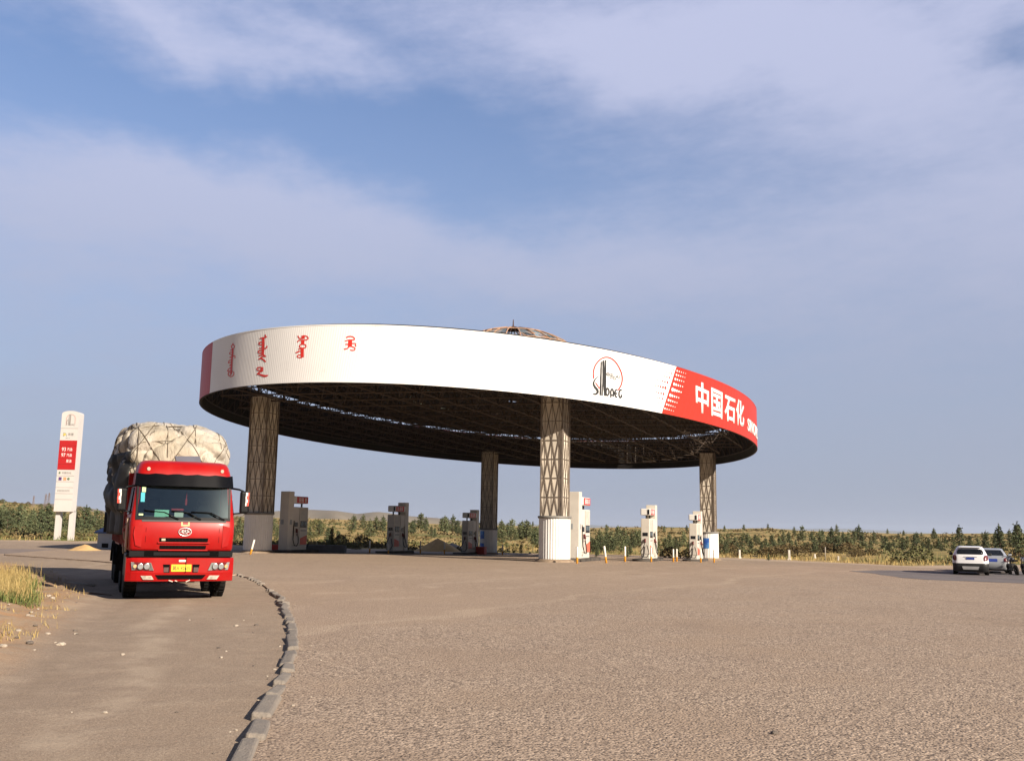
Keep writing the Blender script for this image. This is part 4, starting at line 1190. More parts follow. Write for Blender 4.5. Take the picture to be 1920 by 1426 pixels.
bmx = bmesh.new(); bmx.from_mesh(cab.data); bmesh.ops.remove_doubles(bmx, verts=bmx.verts, dist=.0005); bmesh.ops.recalc_face_normals(bmx, faces=bmx.faces); bmx.to_mesh(cab.data); bmx.free()
# windscreen
def front_y(z, x): 
    for (z0, y0, h0, _), (z1, y1, h1, _) in zip(CABLV, CABLV[1:]):
        if z0 <= z <= z1:
            t = (z - z0) / (z1 - z0); return lerp(y0, y1, t) + .05 * (x / lerp(h0, h1, t)) ** 2
    return .5
M_SCREENGL = glass('green_tinted_windscreen', (.72, .90, .86), .05, .80, .16)
m = MB(); m.grid([[(x, front_y(z, x) + .010, z) for x in [-1.075 + 2.15 * k / 16 for k in range(17)]] for z in (1.735, 1.95, 2.2, 2.45)])
ws = m.build('windscreen', M_SCREENGL, cab)
m = MB()
def fstrip(mb, x0, x1, z0, z1, off, n=8):
    mb.grid([[(lerp(x0, x1, k / n), front_y(z, lerp(x0, x1, k / n)) - off, z) for k in range(n + 1)] for z in (z0, z1)], smooth=False)
fstrip(m, -1.10, 1.10, 1.70, 1.765, .006); fstrip(m, -1.10, -1.055, 1.765, 2.44, .006); fstrip(m, 1.055, 1.10, 1.765, 2.44, .006)
m.build('seal', M_BLKPL, ws)
# inside of the cab
m = MB(); m.box((0, .62, 1.60), (2.1, .75, .22), .05); m.tube((-.55, .55, 1.72), (-.55, .72, 1.80), .05); m.build('dashboard', pbr('grey_dashboard', (.09, .095, .10), .7), cab)
m = MB()
for x in (-.60, .60): m.box((x, 1.45, 1.62), (.5, .18, .75), .06); m.box((x, 1.42, 2.08), (.3, .12, .22), .05)
m.build('seats', pbr('dark_seat', (.05, .055, .06), .9), cab)
m = MB(); m.box((0, 1.80, 2.1), (2.15, .03, 1.2)); m.build('rear_trim', pbr('blue_grey_trim', (.09, .115, .13), .9), cab)
m = MB(); m.lathe([(.19, -.015), (.22, -.015), (.22, .015), (.19, .015)], 24)
bmesh.ops.rotate(m.bm, verts=m.bm.verts, matrix=Matrix.Rotation(math.radians(55), 3, 'X')); bmesh.ops.translate(m.bm, verts=m.bm.verts, vec=(.55, .72, 1.86)); m.build('steering_wheel', M_BLKPL, cab)
def flat(name, x0, x1, z0, z1, off, mat, par, th=.006):
    y = front_y((z0 + z1) / 2, (x0 + x1) / 2) - off
    sl = (front_y(z1, (x0 + x1) / 2) - front_y(z0, (x0 + x1) / 2))
    mb = MB(); mb.prism([(x0, front_y(z0, x0) - off, z0), (x1, front_y(z0, x1) - off, z0), (x1, front_y(z1, x1) - off, z1), (x0, front_y(z1, x0) - off, z1)], (0, th, 0))
    return mb.build(name, mat, par)
flat('sticker', -.985, -.90, 2.29, 2.40, .002, pbr('pale_green_sticker', (.42, .55, .28), .5), ws)
flat('sticker', -1.005, -.915, 2.08, 2.28, .002, pbr('cyan_sticker', (.03, .36, .44), .5), ws)
flat('sticker', -1.03, -.93, 1.79, 1.83, .002, pbr('pale_green_sticker', (.42, .55, .28), .5), ws)
m = MB(); m.prism([(-.66, .34, 1.74), (-.33, .34, 1.74), (-.33, .30, 1.92), (-.66, .30, 1.92)], (0, .01, 0)); m.build('document', pbr('mint_paper', (.42, .80, .64), .6), cab)
m = MB(); m.prism([(-.20, .34, 1.77), (.01, .34, 1.77), (.01, .31, 1.87), (-.20, .31, 1.87)], (0, .01, 0)); m.build('document', pbr('white_paper', (.75, .75, .72), .6), cab)
m = MB(); m.box((-.13, .42, 1.93), (.30, .1, .05), .02); m.build('garland', pbr('dark_red_fabric', (.35, .03, .04), .8), cab)
m = MB(); m.tube((.07, .45, 2.05), (.07, .45, 2.32), .012, 6); m.box((.07, .45, 2.1), (.05, .02, .14), .01); m.build('tassel', pbr('dark_red_fabric', (.35, .03, .04), .8), cab)
# wipers
for (x0, z0, x1, z1, px, pz) in ((-.92, 1.90, -.45, 1.86, -.12, 1.72), (-.30, 1.90, .10, 1.86, .40, 1.72), (.16, 1.885, .62, 1.87, .96, 1.72)):
    m = MB(); m.path([(px, front_y(pz, px) - .05, pz), (lerp(px, x1, .6), front_y(lerp(pz, z1, .6), x1) - .055, lerp(pz, z1, .62)), (x1, front_y(z1, x1) - .05, z1)], .014, 5)
    m.path([(x0, front_y(z0, x0) - .03, z0), (x1, front_y(z1, x1) - .035, z1 + .005), (lerp(x1, px, .45), front_y(1.81, x1) - .03, lerp(z1, pz, .45))], .012, 5)
    m.build('wiper', M_BLKPL, ws)
m = MB(); fstrip(m, -.95, 1.0, 1.665, 1.70, .012, 12); m.build('cowl', pbr('grey_cowl', (.06, .06, .06), .7), cab)
# sun visor
m = MB(); rr = []
for (z, off, bx) in ((2.43, .02, 1.13), (2.432, .12, 1.16), (2.69, .085, 1.14), (2.697, -.02, 1.12)):
    rr.append([(lerp(-bx, bx, k / 16), front_y(min(z, 2.9), lerp(-bx, bx, k / 16)) - off + .10 * abs(lerp(-1, 1, k / 16)) ** 4, z + (.012 * math.cos(k * 1.9) if z > 2.65 else 0)) for k in range(17)])
[m.grid([a_, b_]) for a_, b_ in zip(rr, rr[1:])]; m.build('sun_visor', pbr('black_visor', (.003, .003, .004), .22, var=.0, spec=.25), cab)
for x in (-.86, .88):
    m = MB(); y = front_y(2.80, x); m.lathe([(.01, -.014), (.032, -.012), (.042, .0), (.040, .03)], 16); bmesh.ops.rotate(m.bm, verts=m.bm.verts, matrix=Matrix.Rotation(PI / 2, 3, 'X')); bmesh.ops.translate(m.bm, verts=m.bm.verts, vec=(x, y + .01, 2.80))
    m.build('marker_lamp', pbr('pale_lamp_lens', (.42, .33, .26), .2), cab)
# lower front: seams, grille slots, corner deflectors, badge
M_SLOT = pbr('grille_black', (.004, .004, .004), .9, spec=.05)
M_DPAN = pbr('dark_grey_panel', (.006, .006, .007), .6, spec=.15)
for (xa, xb, z0, z1) in ((-.52, .58, 1.245, 1.325), (-.50, .54, 1.09, 1.165)):
    m = MB(); m.prism([(xa, -.006, z0), (xb, -.006, z0), (xb + .012, -.006, z1), (xa - .012, -.006, z1)], (0, .05, 0)); gsl = m.build('grille', M_SLOT, cab)
    m = MB(); m.box(((xa + xb) / 2, .0, z0 - .022), (xb - xa + .10, .05, .03), .008); m.build('trim', M_RED, gsl)
    m = MB()
    for k in range(14): m.box((lerp(xa, xb, (k + .5) / 14), -.008, (z0 + z1) / 2), (.006, .006, z1 - z0 - .01))
    m.build('bars', pbr('grille_bar', (.008, .008, .008), .8, spec=.1), gsl)
MB().box((-.44, -.012, 1.285), (.09, .01, .05), .004).build('tag', pbr('dusty_tag', (.42, .36, .26), .7), cab)
for sx in (-1, 1):
    m = MB(); x = sx * .845; m.grid([[(x - .004, front_y(z, x) - .004, z), (x + .004, front_y(z, x) - .004, z)] for z in (1.08, 1.3, 1.5, 1.69)], smooth=False); m.build('seam', M_SLOT, cab)
    m = MB(); xs_ = [(.93, 1.12), (1.06, 1.16), (1.12, 1.40), (1.10, 1.56), (.93, 1.60)]
    m.prism([(sx * a, front_y(min(z, 1.7), a) - .022, z) for a, z in xs_], (0, .05, 0)); m.build('corner_deflector', M_RED, cab, bevel=.012)
m = MB(); ring = [(.145 * math.cos(2 * PI * k / 28), -.012, 1.455 + .085 * math.sin(2 * PI * k / 28)) for k in range(29)]
m.path(ring, .013, 6)
for (a, b) in (((-.10, 1.47), (-.02, 1.495)), ((-.11, 1.445), (-.02, 1.46)), ((.10, 1.47), (.02, 1.495)), ((.11, 1.445), (.02, 1.46)), ((0, 1.40), (0, 1.51)), ((-.06, 1.415), (-.02, 1.43)), ((.06, 1.415), (.02, 1.43))):
    m.path([(a[0], -.008, a[1]), (b[0], -.008, b[1])], .012, 5)
bmesh.ops.translate(m.bm, verts=m.bm.verts, vec=(.04, 0, 0)); m.build('badge', pbr('silver_badge', (.70, .66, .64), .3, metal=.5), cab)
m = MB(); m.grid([[(.04 + a, front_y(z, 0) - .008, z) for a in (-.10, -.06)] for z in (1.60, 1.69)], smooth=False); m.grid([[(.04 + a, front_y(z, 0) - .008, z) for a in (.06, .10)] for z in (1.60, 1.69)], smooth=False); m.grid([[(.04 + a, front_y(z, 0) - .008, z) for a in (-.10, .10)] for z in (1.575, 1.61)], smooth=False)
m.build('ribbon_mark', pbr('pale_orange_ribbon', (.72, .42, .22), .7), cab)
# bumper with lamps
m = MB(); prof = [(.405, .05), (.42, -.045), (.56, -.075), (.60, -.085), (.86, -.085), (.905, -.06), (.91, .04)]
rr = []
for z, y in prof:
    rr.append([(lerp(-1.235, 1.235, k / 20), y + .16 * abs(lerp(-1, 1, k / 20)) ** 6, z) for k in range(21)])
m.grid(rr, smooth=False)
for sx in (-1, 1): m.poly([(sx * 1.235, y + .16, z) for z, y in prof] + [(sx * 1.235, .5, .91), (sx * 1.235, .5, .42)])
m.poly([(-1.235, .5, .91), (1.235, .5, .91)] + [p for p in reversed(rr[-1])]); m.poly([(-1.235, .5, .41), (1.235, .5, .41)] + [p for p in reversed(rr[0])])
bump = m.build('bumper', M_RED, lorry)
by = lambda x, z=.7: -.085 + .16 * abs(x / 1.235) ** 6
m = MB(); m.box((0, .16, .985), (2.30, .30, .14)); m.build('grille_gap', M_SLOT, lorry)
for sx in (-1, 1):
    m = MB(); m.box((sx * 1.02, .03, .985), (.34, .06, .12), .01); m.build('step_panel', M_DPAN, lorry)
m = MB(); m.box((0, .02, .985), (1.3, .05, .08), .01); m.build('cross_bar', M_DPAN, lorry)
M_LENS = glass('clear_lamp_lens', (.95, .95, .95), .05, .9)
for sx in (-1, 1):
    pts = [(.62, .645), (1.10, .655), (1.13, .815), (.69, .805)]
    m = MB(); m.prism([(sx * x, by(x) - .012, z) for x, z in pts], (0, .06, 0)); hl = m.build('headlight', pbr('lamp_housing', (.50, .49, .47), .4, metal=.3), bump)
    for k, (x, r) in enumerate(((.78, .062), (.92, .062), (1.04, .036))):
        m = MB(); m.lathe([(.01, -.004), (r * .6, -.008), (r, -.022), (r * 1.08, -.012)], 16)
        bmesh.ops.rotate(m.bm, verts=m.bm.verts, matrix=Matrix.Rotation(-PI / 2, 3, 'X')); bmesh.ops.translate(m.bm, verts=m.bm.verts, vec=(sx * x, by(x) - .03, .73)); m.build('reflector', pbr('lamp_bowl', (.40, .40, .41), .25, metal=.6) if k < 2 else pbr('amber_lens', (.60, .34, .16), .3), hl)
    m = MB(); m.prism([(sx * x, by(x) - .042, z) for x, z in [(.615, .64), (1.105, .65), (1.135, .82), (.685, .81)]], (0, .008, 0)); m.build('lens', M_LENS, hl)
    pts = [(.60, .455), (.84, .455), (.90, .535), (.66, .535)]
    m = MB(); m.prism([(sx * x, by(x) - .0, z) for x, z in pts], (0, .05, 0)); m.build('fog_lamp', pbr('dusty_lamp', (.38, .33, .27), .35, var=.3, scale=20), bump)
    m = MB(); m.prism([(sx * x, -.092, z) for x, z in [(.26, .60), (.38, .60), (.42, .77), (.26, .77)]], (0, .03, 0)); m.build('air_slot', M_SLOT, bump)
    m = MB(); m.box((sx * .34, -.094, .66), (.11, .01, .10)); m.build('air_slot', pbr('dusty_mesh', (.10, .05, .045), .8), bump)
m = MB(); m.prism([(x, -.080, z) for x, z in [(-.50, .465), (.50, .465), (.58, .55), (-.58, .55)]], (0, .05, 0)); m.build('intake', M_SLOT, bump)
pl = MB().box((0, -.098, .695), (.46, .014, .15), .006).build('number_plate', M_YELLOW, bump)
text_on('lettering', '冀A 42631', M_INK, pl, face_mat((0, -.107, .695), (1, 0, 0), (0, 0, 1)), .40, .095, .001)
m = MB(); m.tube((.10, -.10, .92), (.10, -.112, .60), .008, 5); m.build('cable', M_BLKPL, bump)
m = MB(); m.box((.02, -.092, .845), (.17, .012, .045), .003); m.build('sticker', pbr('cream_sticker', (.75, .66, .55), .6), bump)
m = MB()
for x, w_ in ((-.22, .10), (-.10, .06), (.17, .10)): m.box((x, -.088, .425), (w_, .012, .022), .004, rot=Matrix.Rotation(.3 if x < 0 else -.4, 3, 'Y'))
m.build('paint_chips', pbr('chipped_paint', (.62, .45, .38), .7), bump)
# doors, steps and side glass
for sx in (-1, 1):
    m = MB(); m.prism([(sx * 1.215, .35, 1.1), (sx * 1.215, 1.7, 1.1), (sx * 1.215, 1.7, 1.75), (sx * 1.215, .35, 1.75)], (sx * .012, 0, 0)); dr = m.build('door', M_RED, cab)
    m = MB(); m.prism([(sx * 1.225, .42, 1.82), (sx * 1.225, 1.4, 1.82), (sx * 1.155, 1.4, 2.40), (sx * 1.150, .55, 2.40)], (sx * .01, 0, 0)); m.build('window', M_SCREEN, dr)
    m = MB(); m.box((sx * 1.235, 1.5, 1.6), (.02, .16, .04), .006); m.build('handle', M_BLKPL, dr)
    m = MB(); m.box((sx * 1.16, 1.2, .72), (.12, .9, .5), .03); m.build('step', M_DARKMETAL, lorry)
    # mirrors on arms
    m = MB(); m.path([(sx * 1.12, .35, 2.43), (sx * 1.30, .22, 2.40), (sx * 1.40, .18, 2.36)], .022, 6); m.path([(sx * 1.16, .3, 1.86), (sx * 1.36, .2, 1.88)], .016, 6)
    arm = m.build('mirror_arm', M_BLKPL, cab)
    m = MB(); m.box((sx * 1.43, .18, 2.12), (.22, .13, .50), .05, 3); mir = m.build('mirror', M_BLKPL, arm)
    m = MB()
    for k in range(4): m.box((sx * (1.49 + (.014 if k % 2 else -.014)), .112, 2.30 - k * .075), (.05, .008, .072), mi=k % 2)
    for k in range(4): m.box((sx * (1.46 if k % 2 else 1.52), .1125, 2.30 - k * .075), (.028, .008, .072), mi=(k + 1) % 2)
    m.build('reflective_strip', [pbr('reflective_white', (.75, .72, .70), .4), pbr('reflective_red', (.60, .05, .03), .4)], mir)
    MB().box((sx * 1.43, .248, 2.12), (.18, .006, .44)).build('mirror_glass', M_CHROME, mir)
m = MB(); m.prism([(-1.235, .62, 1.02), (-1.235, .42, 1.02), (-1.232, .30, 1.35), (-1.232, .34, 1.72), (-1.232, .44, 1.72)], (-.03, 0, 0)); m.build('side_fairing', pbr('beige_fairing', (.45, .33, .22), .6), lorry)
# running gear
m = MB()
for sx in (-1, 1): m.box((sx * .42, 5.0, .82), (.09, 9.0, .28))
for y in (.6, 2.4, 4.2, 6.0, 9.2): m.box((0, y, .82), (.84, .12, .2))
for y in (1.36, 3.15, 7.1, 8.45): m.tube((-1.0, y, .52), (1.0, y, .52), .09, 10); m.box((0, y, .52), (.3, .4, .34), .08)
m.box((0, 1.1, .56), (1.1, .5, .34), .05); m.box((0, .75, .50), (1.5, .1, .12)); m.box((0, 2.2, .62), (1.0, 1.2, .5), .06)
m.build('chassis', pbr('greasy_chassis', (.012, .011, .010), .8, spec=.15), lorry)
MB().box((1.0, 4.9, .75), (.5, 1.3, .55), .08).build('fuel_tank', M_STEEL, lorry)
for y, dual in ((1.36, 0), (3.15, 0), (7.1, 1), (8.45, 1)):
    for sx in (-1, 1):
        for off in ((0,) if not dual else (0, -.33)):
            m = MB(); c = (sx * (1.06 + off), y, .52)
            m.lathe([(.30, -.14), (.46, -.155), (.51, -.13), (.52, -.09), (.52, .09), (.51, .13), (.46, .155), (.30, .14)], 36, c, axis='x')
            for k in range(36):
                a = 2 * PI * k / 36
                for q in (-1, 1): m.box((c[0] + q * .075, y + .518 * math.cos(a), .52 + .518 * math.sin(a)), (.11, .035, .03), rot=Matrix.Rotation(a + q * .0, 3, 'X'))
            wl_ = m.build('wheel', M_BLACK, lorry)
            m = MB(); m.lathe([(.05, .11), (.12, .10), (.14, .03), (.25, .0), (.30, .12)], 20, (0, 0, 0), axis='x')
            if sx < 0: bmesh.ops.scale(m.bm, verts=m.bm.verts, vec=(-1, 1, 1))
            bmesh.ops.translate(m.bm, verts=m.bm.verts, vec=c); m.build('rim', pbr('dusty_rim', (.14, .08, .06), .7), wl_)
for sx in (-1, 1):
    for y in (2.25, 7.8):
        m = MB(); m.grid([[(sx * (.86 + .42 * q), y + (.64 if y < 5 else 1.3) * (math.cos(a) if y > 5 else math.cos(a)) + (.9 if y < 5 else 0), .52 + .62 * math.sin(a)) for q in (0, 1)] for a in [PI * k / 10 for k in range(11)]]); m.build('mudguard', M_BLACK, lorry)
# cargo bed with stake sides
m = MB(); m.box((0, 5.75, 1.16), (2.46, 7.5, .16)); bed = m.build('cargo_bed', pbr('dark_red_bed_paint', (.30, .02, .018), .5, var=.2, scale=2, dirt=(.14, .09, .06), dirt_amt=.5), lorry)
m = MB(); m.box((0, 2.02, 1.98), (2.44, .08, 1.56)); 
for x in (-1.1, -.55, 0, .55, 1.1): m.box((x, 1.965, 1.98), (.10, .05, 1.56))
for z in (1.35, 1.8, 2.3, 2.72): m.box((0, 1.967, z), (2.44, .045, .09))
m.build('headboard', M_RED, bed)
for sx in (-1, 1):
    for k in range(9):
        MB().box((sx * 1.24, 2.2 + k * .88, 1.75), (.05, .09, 1.25)).build('stake', bed.data.materials[0], bed)
    for z in (1.45, 1.85, 2.3): MB().box((sx * 1.235, 5.75, z), (.03, 7.4, .12)).build('rail', bed.data.materials[0], bed)
m = MB()
for y0, z0, y1, z1 in ((1.92, 1.25, 2.35, 1.75), (1.95, .95, 2.3, 1.3)): m.tube((-1.22, y0, z0), (-1.22, y1, z1), .03, 6)
m.build('brace', pbr('dusty_brace', (.34, .25, .14), .7), bed)

# ------------------------------------------------------------------ the load: bales wrapped in sheeting under a rope net
load = thing('cargo_load', 'bulging load of pale sheet-wrapped bales roped high on the red lorry', 'cargo', tuple(TO), PHI)
load.scale = (.93, 1, 1)
LX, LY0, LY1, LZ0, LZ1 = 1.50, 2.02, 9.3, 1.50, 4.12
def load_pt(d):
    """superellipsoid direction -> lumpy surface"""
    n = 3.6
    hx, hy, hz = LX, (LY1 - LY0) / 2, (LZ1 - LZ0) / 2
    k = (abs(d.x) ** n + abs(d.y) ** n + abs(d.z) ** n) ** (-1 / n)
    p = Vector((d.x * k * hx, d.y * k * hy, d.z * k * hz))
    nn = Vector((p.x / hx, p.y / hy, p.z / hz)); nn = Vector((math.copysign(abs(nn.x) ** 2, nn.x), math.copysign(abs(nn.y) ** 2, nn.y), math.copysign(abs(nn.z) ** 2, nn.z))).normalized()
    q = p + Vector((0, (LY0 + LY1) / 2, (LZ0 + LZ1) / 2))
    q2 = Vector((q.x * .85 + .3, q.y * .7, q.z * 1.05)) + Vector((noise.noise(q * 1.3), noise.noise(q * 1.3 + Vector((7, 1, 2))), noise.noise(q * 1.3 + Vector((3, 9, 4))))) * .35
    dist, _ = noise.voronoi(q2)
    e = dist[1] - dist[0]
    puff = .21 * (1 - math.exp(-(e / .17))) - .14
    fold = abs(noise.noise(Vector((q.x * 2.2 + q.z * .8, q.y * 2.0, q.z * 1.6 - q.x * .5)))) + .5 * abs(noise.noise(Vector((q.x * 4.6 - q.z, q.y * 4, q.z * 3.2)) + Vector((5, 5, 5))))
    wr = -.16 * max(0, .16 - fold) / .16 * .55 + .05 * noise.noise(q * 3.1) + .025 * noise.noise(Vector((q.x * 9, q.y * 6, q.z * 3.5)))
    r = q + nn * (puff * 1.15 + wr)
    # the front hangs lower at the sides, the top slopes a little to the right
    if r.z > 3.6: r.z += -.10 * (r.x / LX) + .06 * noise.noise(Vector((r.x * 1.2, r.y * .8, 0)))
    r.x = max(-1.62, min(1.6, r.x))
    if r.x < -.6 and r.z < 3.3: r.x -= .05 * (3.3 - r.z)
    if r.y < 2.6 and r.z < 2.75 : r.y = max(r.y, 2.12)
    if r.x > .2 and r.z < 3.1 and r.y < 3.0: r.x -= .12 * (3.1 - r.z)
    return r
m = MB(); NS = 74
faces6 = [(Vector((1, 0, 0)), Vector((0, 1, 0)), Vector((0, 0, 1))), (Vector((-1, 0, 0)), Vector((0, -1, 0)), Vector((0, 0, 1))), (Vector((0, -1, 0)), Vector((1, 0, 0)), Vector((0, 0, 1))),
          (Vector((0, 1, 0)), Vector((-1, 0, 0)), Vector((0, 0, 1))), (Vector((0, 0, 1)), Vector((1, 0, 0)), Vector((0, 1, 0))), (Vector((0, 0, -1)), Vector((1, 0, 0)), Vector((0, -1, 0)))]
for a, b, c in faces6:
    rows = []
    for i in range(NS + 1):
        v = math.tan((i / NS - .5) * PI / 2); rows.append([load_pt((a + b * math.tan((j / NS - .5) * PI / 2) + c * v).normalized()) for j in range(NS + 1)])
    m.grid(rows)
bmesh.ops.remove_doubles(m.bm, verts=m.bm.verts, dist=.002)
bmesh.ops.recalc_face_normals(m.bm, faces=m.bm.faces)
bvh = BVHTree.FromBMesh(m.bm)
t = NT('dirty_plastic_sheeting')
b1 = t.noise(1.1, 5, .6); b2 = t.noise(2.6, 7, .65); b3 = t.noise(9, 6, .7)
col = t.mix(t.rng(b1, .38, .62), (.395, .345, .268), (.53, .485, .42))
col = t.mix(t.math('MULTIPLY', t.rng(b2, .55, .66), .7), col, (.30, .26, .20))
col = t.mix(t.math('MULTIPLY', t.rng(b3, .58, .72), .4), col, (.20, .16, .12))
rgh = t.rng(b1, .48, .60, .75, .35)
wv = t.noise(5.0, 6, .65, sx=3.0, sy=1.2)
sheeting = t.done(col, rgh, t.bump(t.math('ADD', wv, t.math('MULTIPLY', b3, .4)), .8, .06), .4)
sheet_o = m.build('sheeting', sheeting, load)
rp = MB()
def rope(pts_in, axis):
    out = []
    for p, d in pts_in:
        h = bvh.ray_cast(p, d)
        if h[0] is not None: out.append(h[0] - d * .012)
    if len(out) > 2: rp.path(out, .0095, 5)
for k in range(-3, 5):
    for s in (-1, 1):
        rope([(Vector((k * 1.05 + .2 + s * j * .034, .5, 2.1 + j * .05)), Vector((0, 1, 0))) for j in range(46) if abs(k * 1.05 + .2 + s * j * .034) < 1.62], 'y')
for k in range(-3, 14):
    for s in (-1, 1):
        rope([(Vector((-3, 2.2 + k * .62 + s * j * .034, 1.6 + j * .055)), Vector((1, 0, 0))) for j in range(46) if 2.2 < 2.2 + k * .62 + s * j * .034 < 9.2], 'x')
for x in (-1.0, -.3, .4, 1.05): rope([(Vector((x, 2.0 + j * .15, 6)), Vector((0, 0, -1))) for j in range(48)], 'z')
rp.build('rope_net', pbr('dark_rope', (.075, .055, .035), .9), load)
# dark tarpaulin over the left flank
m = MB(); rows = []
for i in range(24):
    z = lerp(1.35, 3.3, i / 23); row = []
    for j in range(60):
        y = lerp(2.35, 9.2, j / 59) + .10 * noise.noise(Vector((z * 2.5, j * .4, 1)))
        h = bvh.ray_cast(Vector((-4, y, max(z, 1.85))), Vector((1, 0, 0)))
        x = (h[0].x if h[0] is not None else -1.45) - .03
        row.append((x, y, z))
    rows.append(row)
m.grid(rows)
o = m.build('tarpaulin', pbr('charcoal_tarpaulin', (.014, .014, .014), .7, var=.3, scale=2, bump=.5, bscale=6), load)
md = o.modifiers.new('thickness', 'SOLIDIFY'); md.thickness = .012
m = MB(); m.prism([(-.18, .92, 3.02), (.42, .92, 3.02), (.38, .92, 3.15), (-.22, .92, 3.13)], (0, .25, .02)); m.build('roof_hatch', pbr('slate_hatch', (.08, .085, .12), .6), cab)

# ------------------------------------------------------------------ broken kerb
def along(P, s):
    for a, b in zip(P, P[1:]):
        a, b = Vector(a), Vector(b); l = (b - a).length
        if s <= l: return a.lerp(b, s / l), (b - a).normalized()
        s -= l
    return None, None
total = sum((Vector(b) - Vector(a)).length for a, b in zip(KERB, KERB[1:]))
rk = random.Random(3)
s_ = 0.6; nk = 0
M_KERB = pbr('weathered_kerb_concrete', (.225, .195, .165), .92, var=.16, scale=2.2, bump=.6, bscale=35, dirt=(.34, .265, .195), dirt_amt=.9)
while s_ < total - .3:
    p, d = along(KERB, s_)
    if p is None: break
    frac = to_px((p.x, p.y, 0))[1]
    ln = rk.uniform(.62, .92) if frac > 1180 else rk.uniform(.35, .8) if frac > 1112 else rk.uniform(.14, .34)
    if frac < 1112 and rk.random() < .35: s_ += .7; continue
    hh = rk.uniform(.03, .052) if frac > 1180 else rk.uniform(.03, .065)
    wd = rk.uniform(.15, .185)
    if frac < 1112: hh *= .8
    m = MB(); m.box((0, 0, 0), (ln + .005, wd, .30), .035, 3)
    for v in m.bm.verts:
        v.co.x += .03 * noise.noise(v.co * 5 + Vector((nk, 0, 0))); v.co.y += .025 * noise.noise(v.co * 4 + Vector((0, nk, 0)))
        if v.co.z > 0: v.co.z += .03 * noise.noise(v.co * 4 + Vector((0, 0, nk))); v.co.y *= .90
    o = m.build('kerb_stone', M_KERB, None, smooth=False)
    o.location = (p.x, p.y, land(p.x, p.y) + .02 + hh - .15)
    o.rotation_euler = (rk.uniform(-.14, .14), rk.uniform(-.06, .06), math.atan2(d.y, d.x) + rk.uniform(-.06, .06) * (1 if frac > 1180 else 3))
    tag(o, 'weathered grey kerb stone in the crooked line dividing the dirt driveway from the forecourt', 'kerb stone', 'kerb stones along the dirt driveway')
    s_ += ln + rk.uniform(-.01, .012) + (rk.uniform(0, .2) if frac < 1150 else 0) + (.35 if frac < 1112 else 0)
    nk += 1

# ------------------------------------------------------------------ trees and bushes
def leafmat(name, a, b, c):
    t = NT(name)
    oi = t.N.new('ShaderNodeObjectInfo'); n1 = t.noise(1.3, 3, .6); n2 = t.noise(6, 3, .6)
    col = t.mix(t.rng(n1, .35, .65), a, b); col = t.mix(t.math('MULTIPLY', t.rng(n2, .5, .7), .6), col, c)
    hs = t.N.new('ShaderNodeHueSaturation'); hs.inputs['Hue'].default_value = .5
    t.L.new(t.rng(oi.outputs['Random'], 0, 1, .75, 1.25, smooth=False), hs.inputs['Value']); t.L.new(col, hs.inputs['Color'])
    m = t.done(hs.outputs[0], .8, None, .15)
    return m
M_PINE = leafmat('pine_needles', (.085, .102, .050), (.125, .138, .068), (.175, .168, .090))
M_PINE2 = leafmat('dark_pine_needles', (.060, .078, .040), (.084, .100, .050), (.130, .132, .068))
M_BUSH = leafmat('brown_bush_leaves', (.145, .105, .05), (.105, .085, .038), (.19, .14, .07))
M_GBUSH = leafmat('green_bush_leaves', (.095, .098, .040), (.130, .126, .055), (.19, .165, .075))
M_BARK = pbr('pine_bark', (.10, .07, .045), .95, var=.3, scale=6)
def leaf(bm, p, s, r, flat=.6):
    d = Vector((r.gauss(0, 1), r.gauss(0, 1), r.gauss(0, flat))).normalized(); e = d.orthogonal().normalized()
    e = (Matrix.Rotation(r.uniform(0, 6.3), 3, d) @ e)
    f = d.cross(e)
    a, b = e * s, f * s * r.uniform(.35, .7)
    bm.faces.new([bm.verts.new(p + a), bm.verts.new(p + b), bm.verts.new(p - a * .8), bm.verts.new(p - b)])
def pine_meshes(seed, h, R, dense):
    r = random.Random(seed); cb, tb = bmesh.new(), MB()
    tb.path([(0, 0, -.3), (.02, 0, h * .3), (-.02, .02, h * .7), (0, 0, h)], [.09, .07, .04, .012], 6)
    lv = int(9 + dense * 4)
    for i in range(lv):
        z = h * (.10 + .84 * i / lv); rr = R * ((1 - z / h) ** .75) * r.uniform(.7, 1.15) + .10
        nb_ = r.randint(6, 9); a0 = r.uniform(0, 6.3)
        for k in range(nb_):
            if r.random() < .12: continue
            a = a0 + 2 * PI * k / nb_ + r.uniform(-.3, .3); L = rr * r.uniform(.65, 1.15)
            up = r.uniform(.10, .55)
            e = Vector((math.cos(a) * L, math.sin(a) * L, z + L * up))
            tb.tube((0, 0, z), e * .0 + Vector((e.x * .9, e.y * .9, lerp(z, e.z, .9))), .016, 4, .006, cap=False)
            for q in range(int(4 + 6 * L)):
                f = r.uniform(.2, 1.05); p = Vector((0, 0, z)).lerp(e, f) + Vector((r.gauss(0, .07), r.gauss(0, .07), r.gauss(0, .06)))
                leaf(cb, p, r.uniform(.09, .2), r)
    for k in range(26): leaf(cb, Vector((r.gauss(0, .05), r.gauss(0, .05), h * r.uniform(.86, 1.03))), r.uniform(.08, .15), r, 2)
    cm = bpy.data.meshes.new('crown'); cb.to_mesh(cm); cb.free()
    tm = bpy.data.meshes.new('trunk'); tb.bm.to_mesh(tm); tb.bm.free(); tm.materials.append(M_BARK)
    return cm, tm
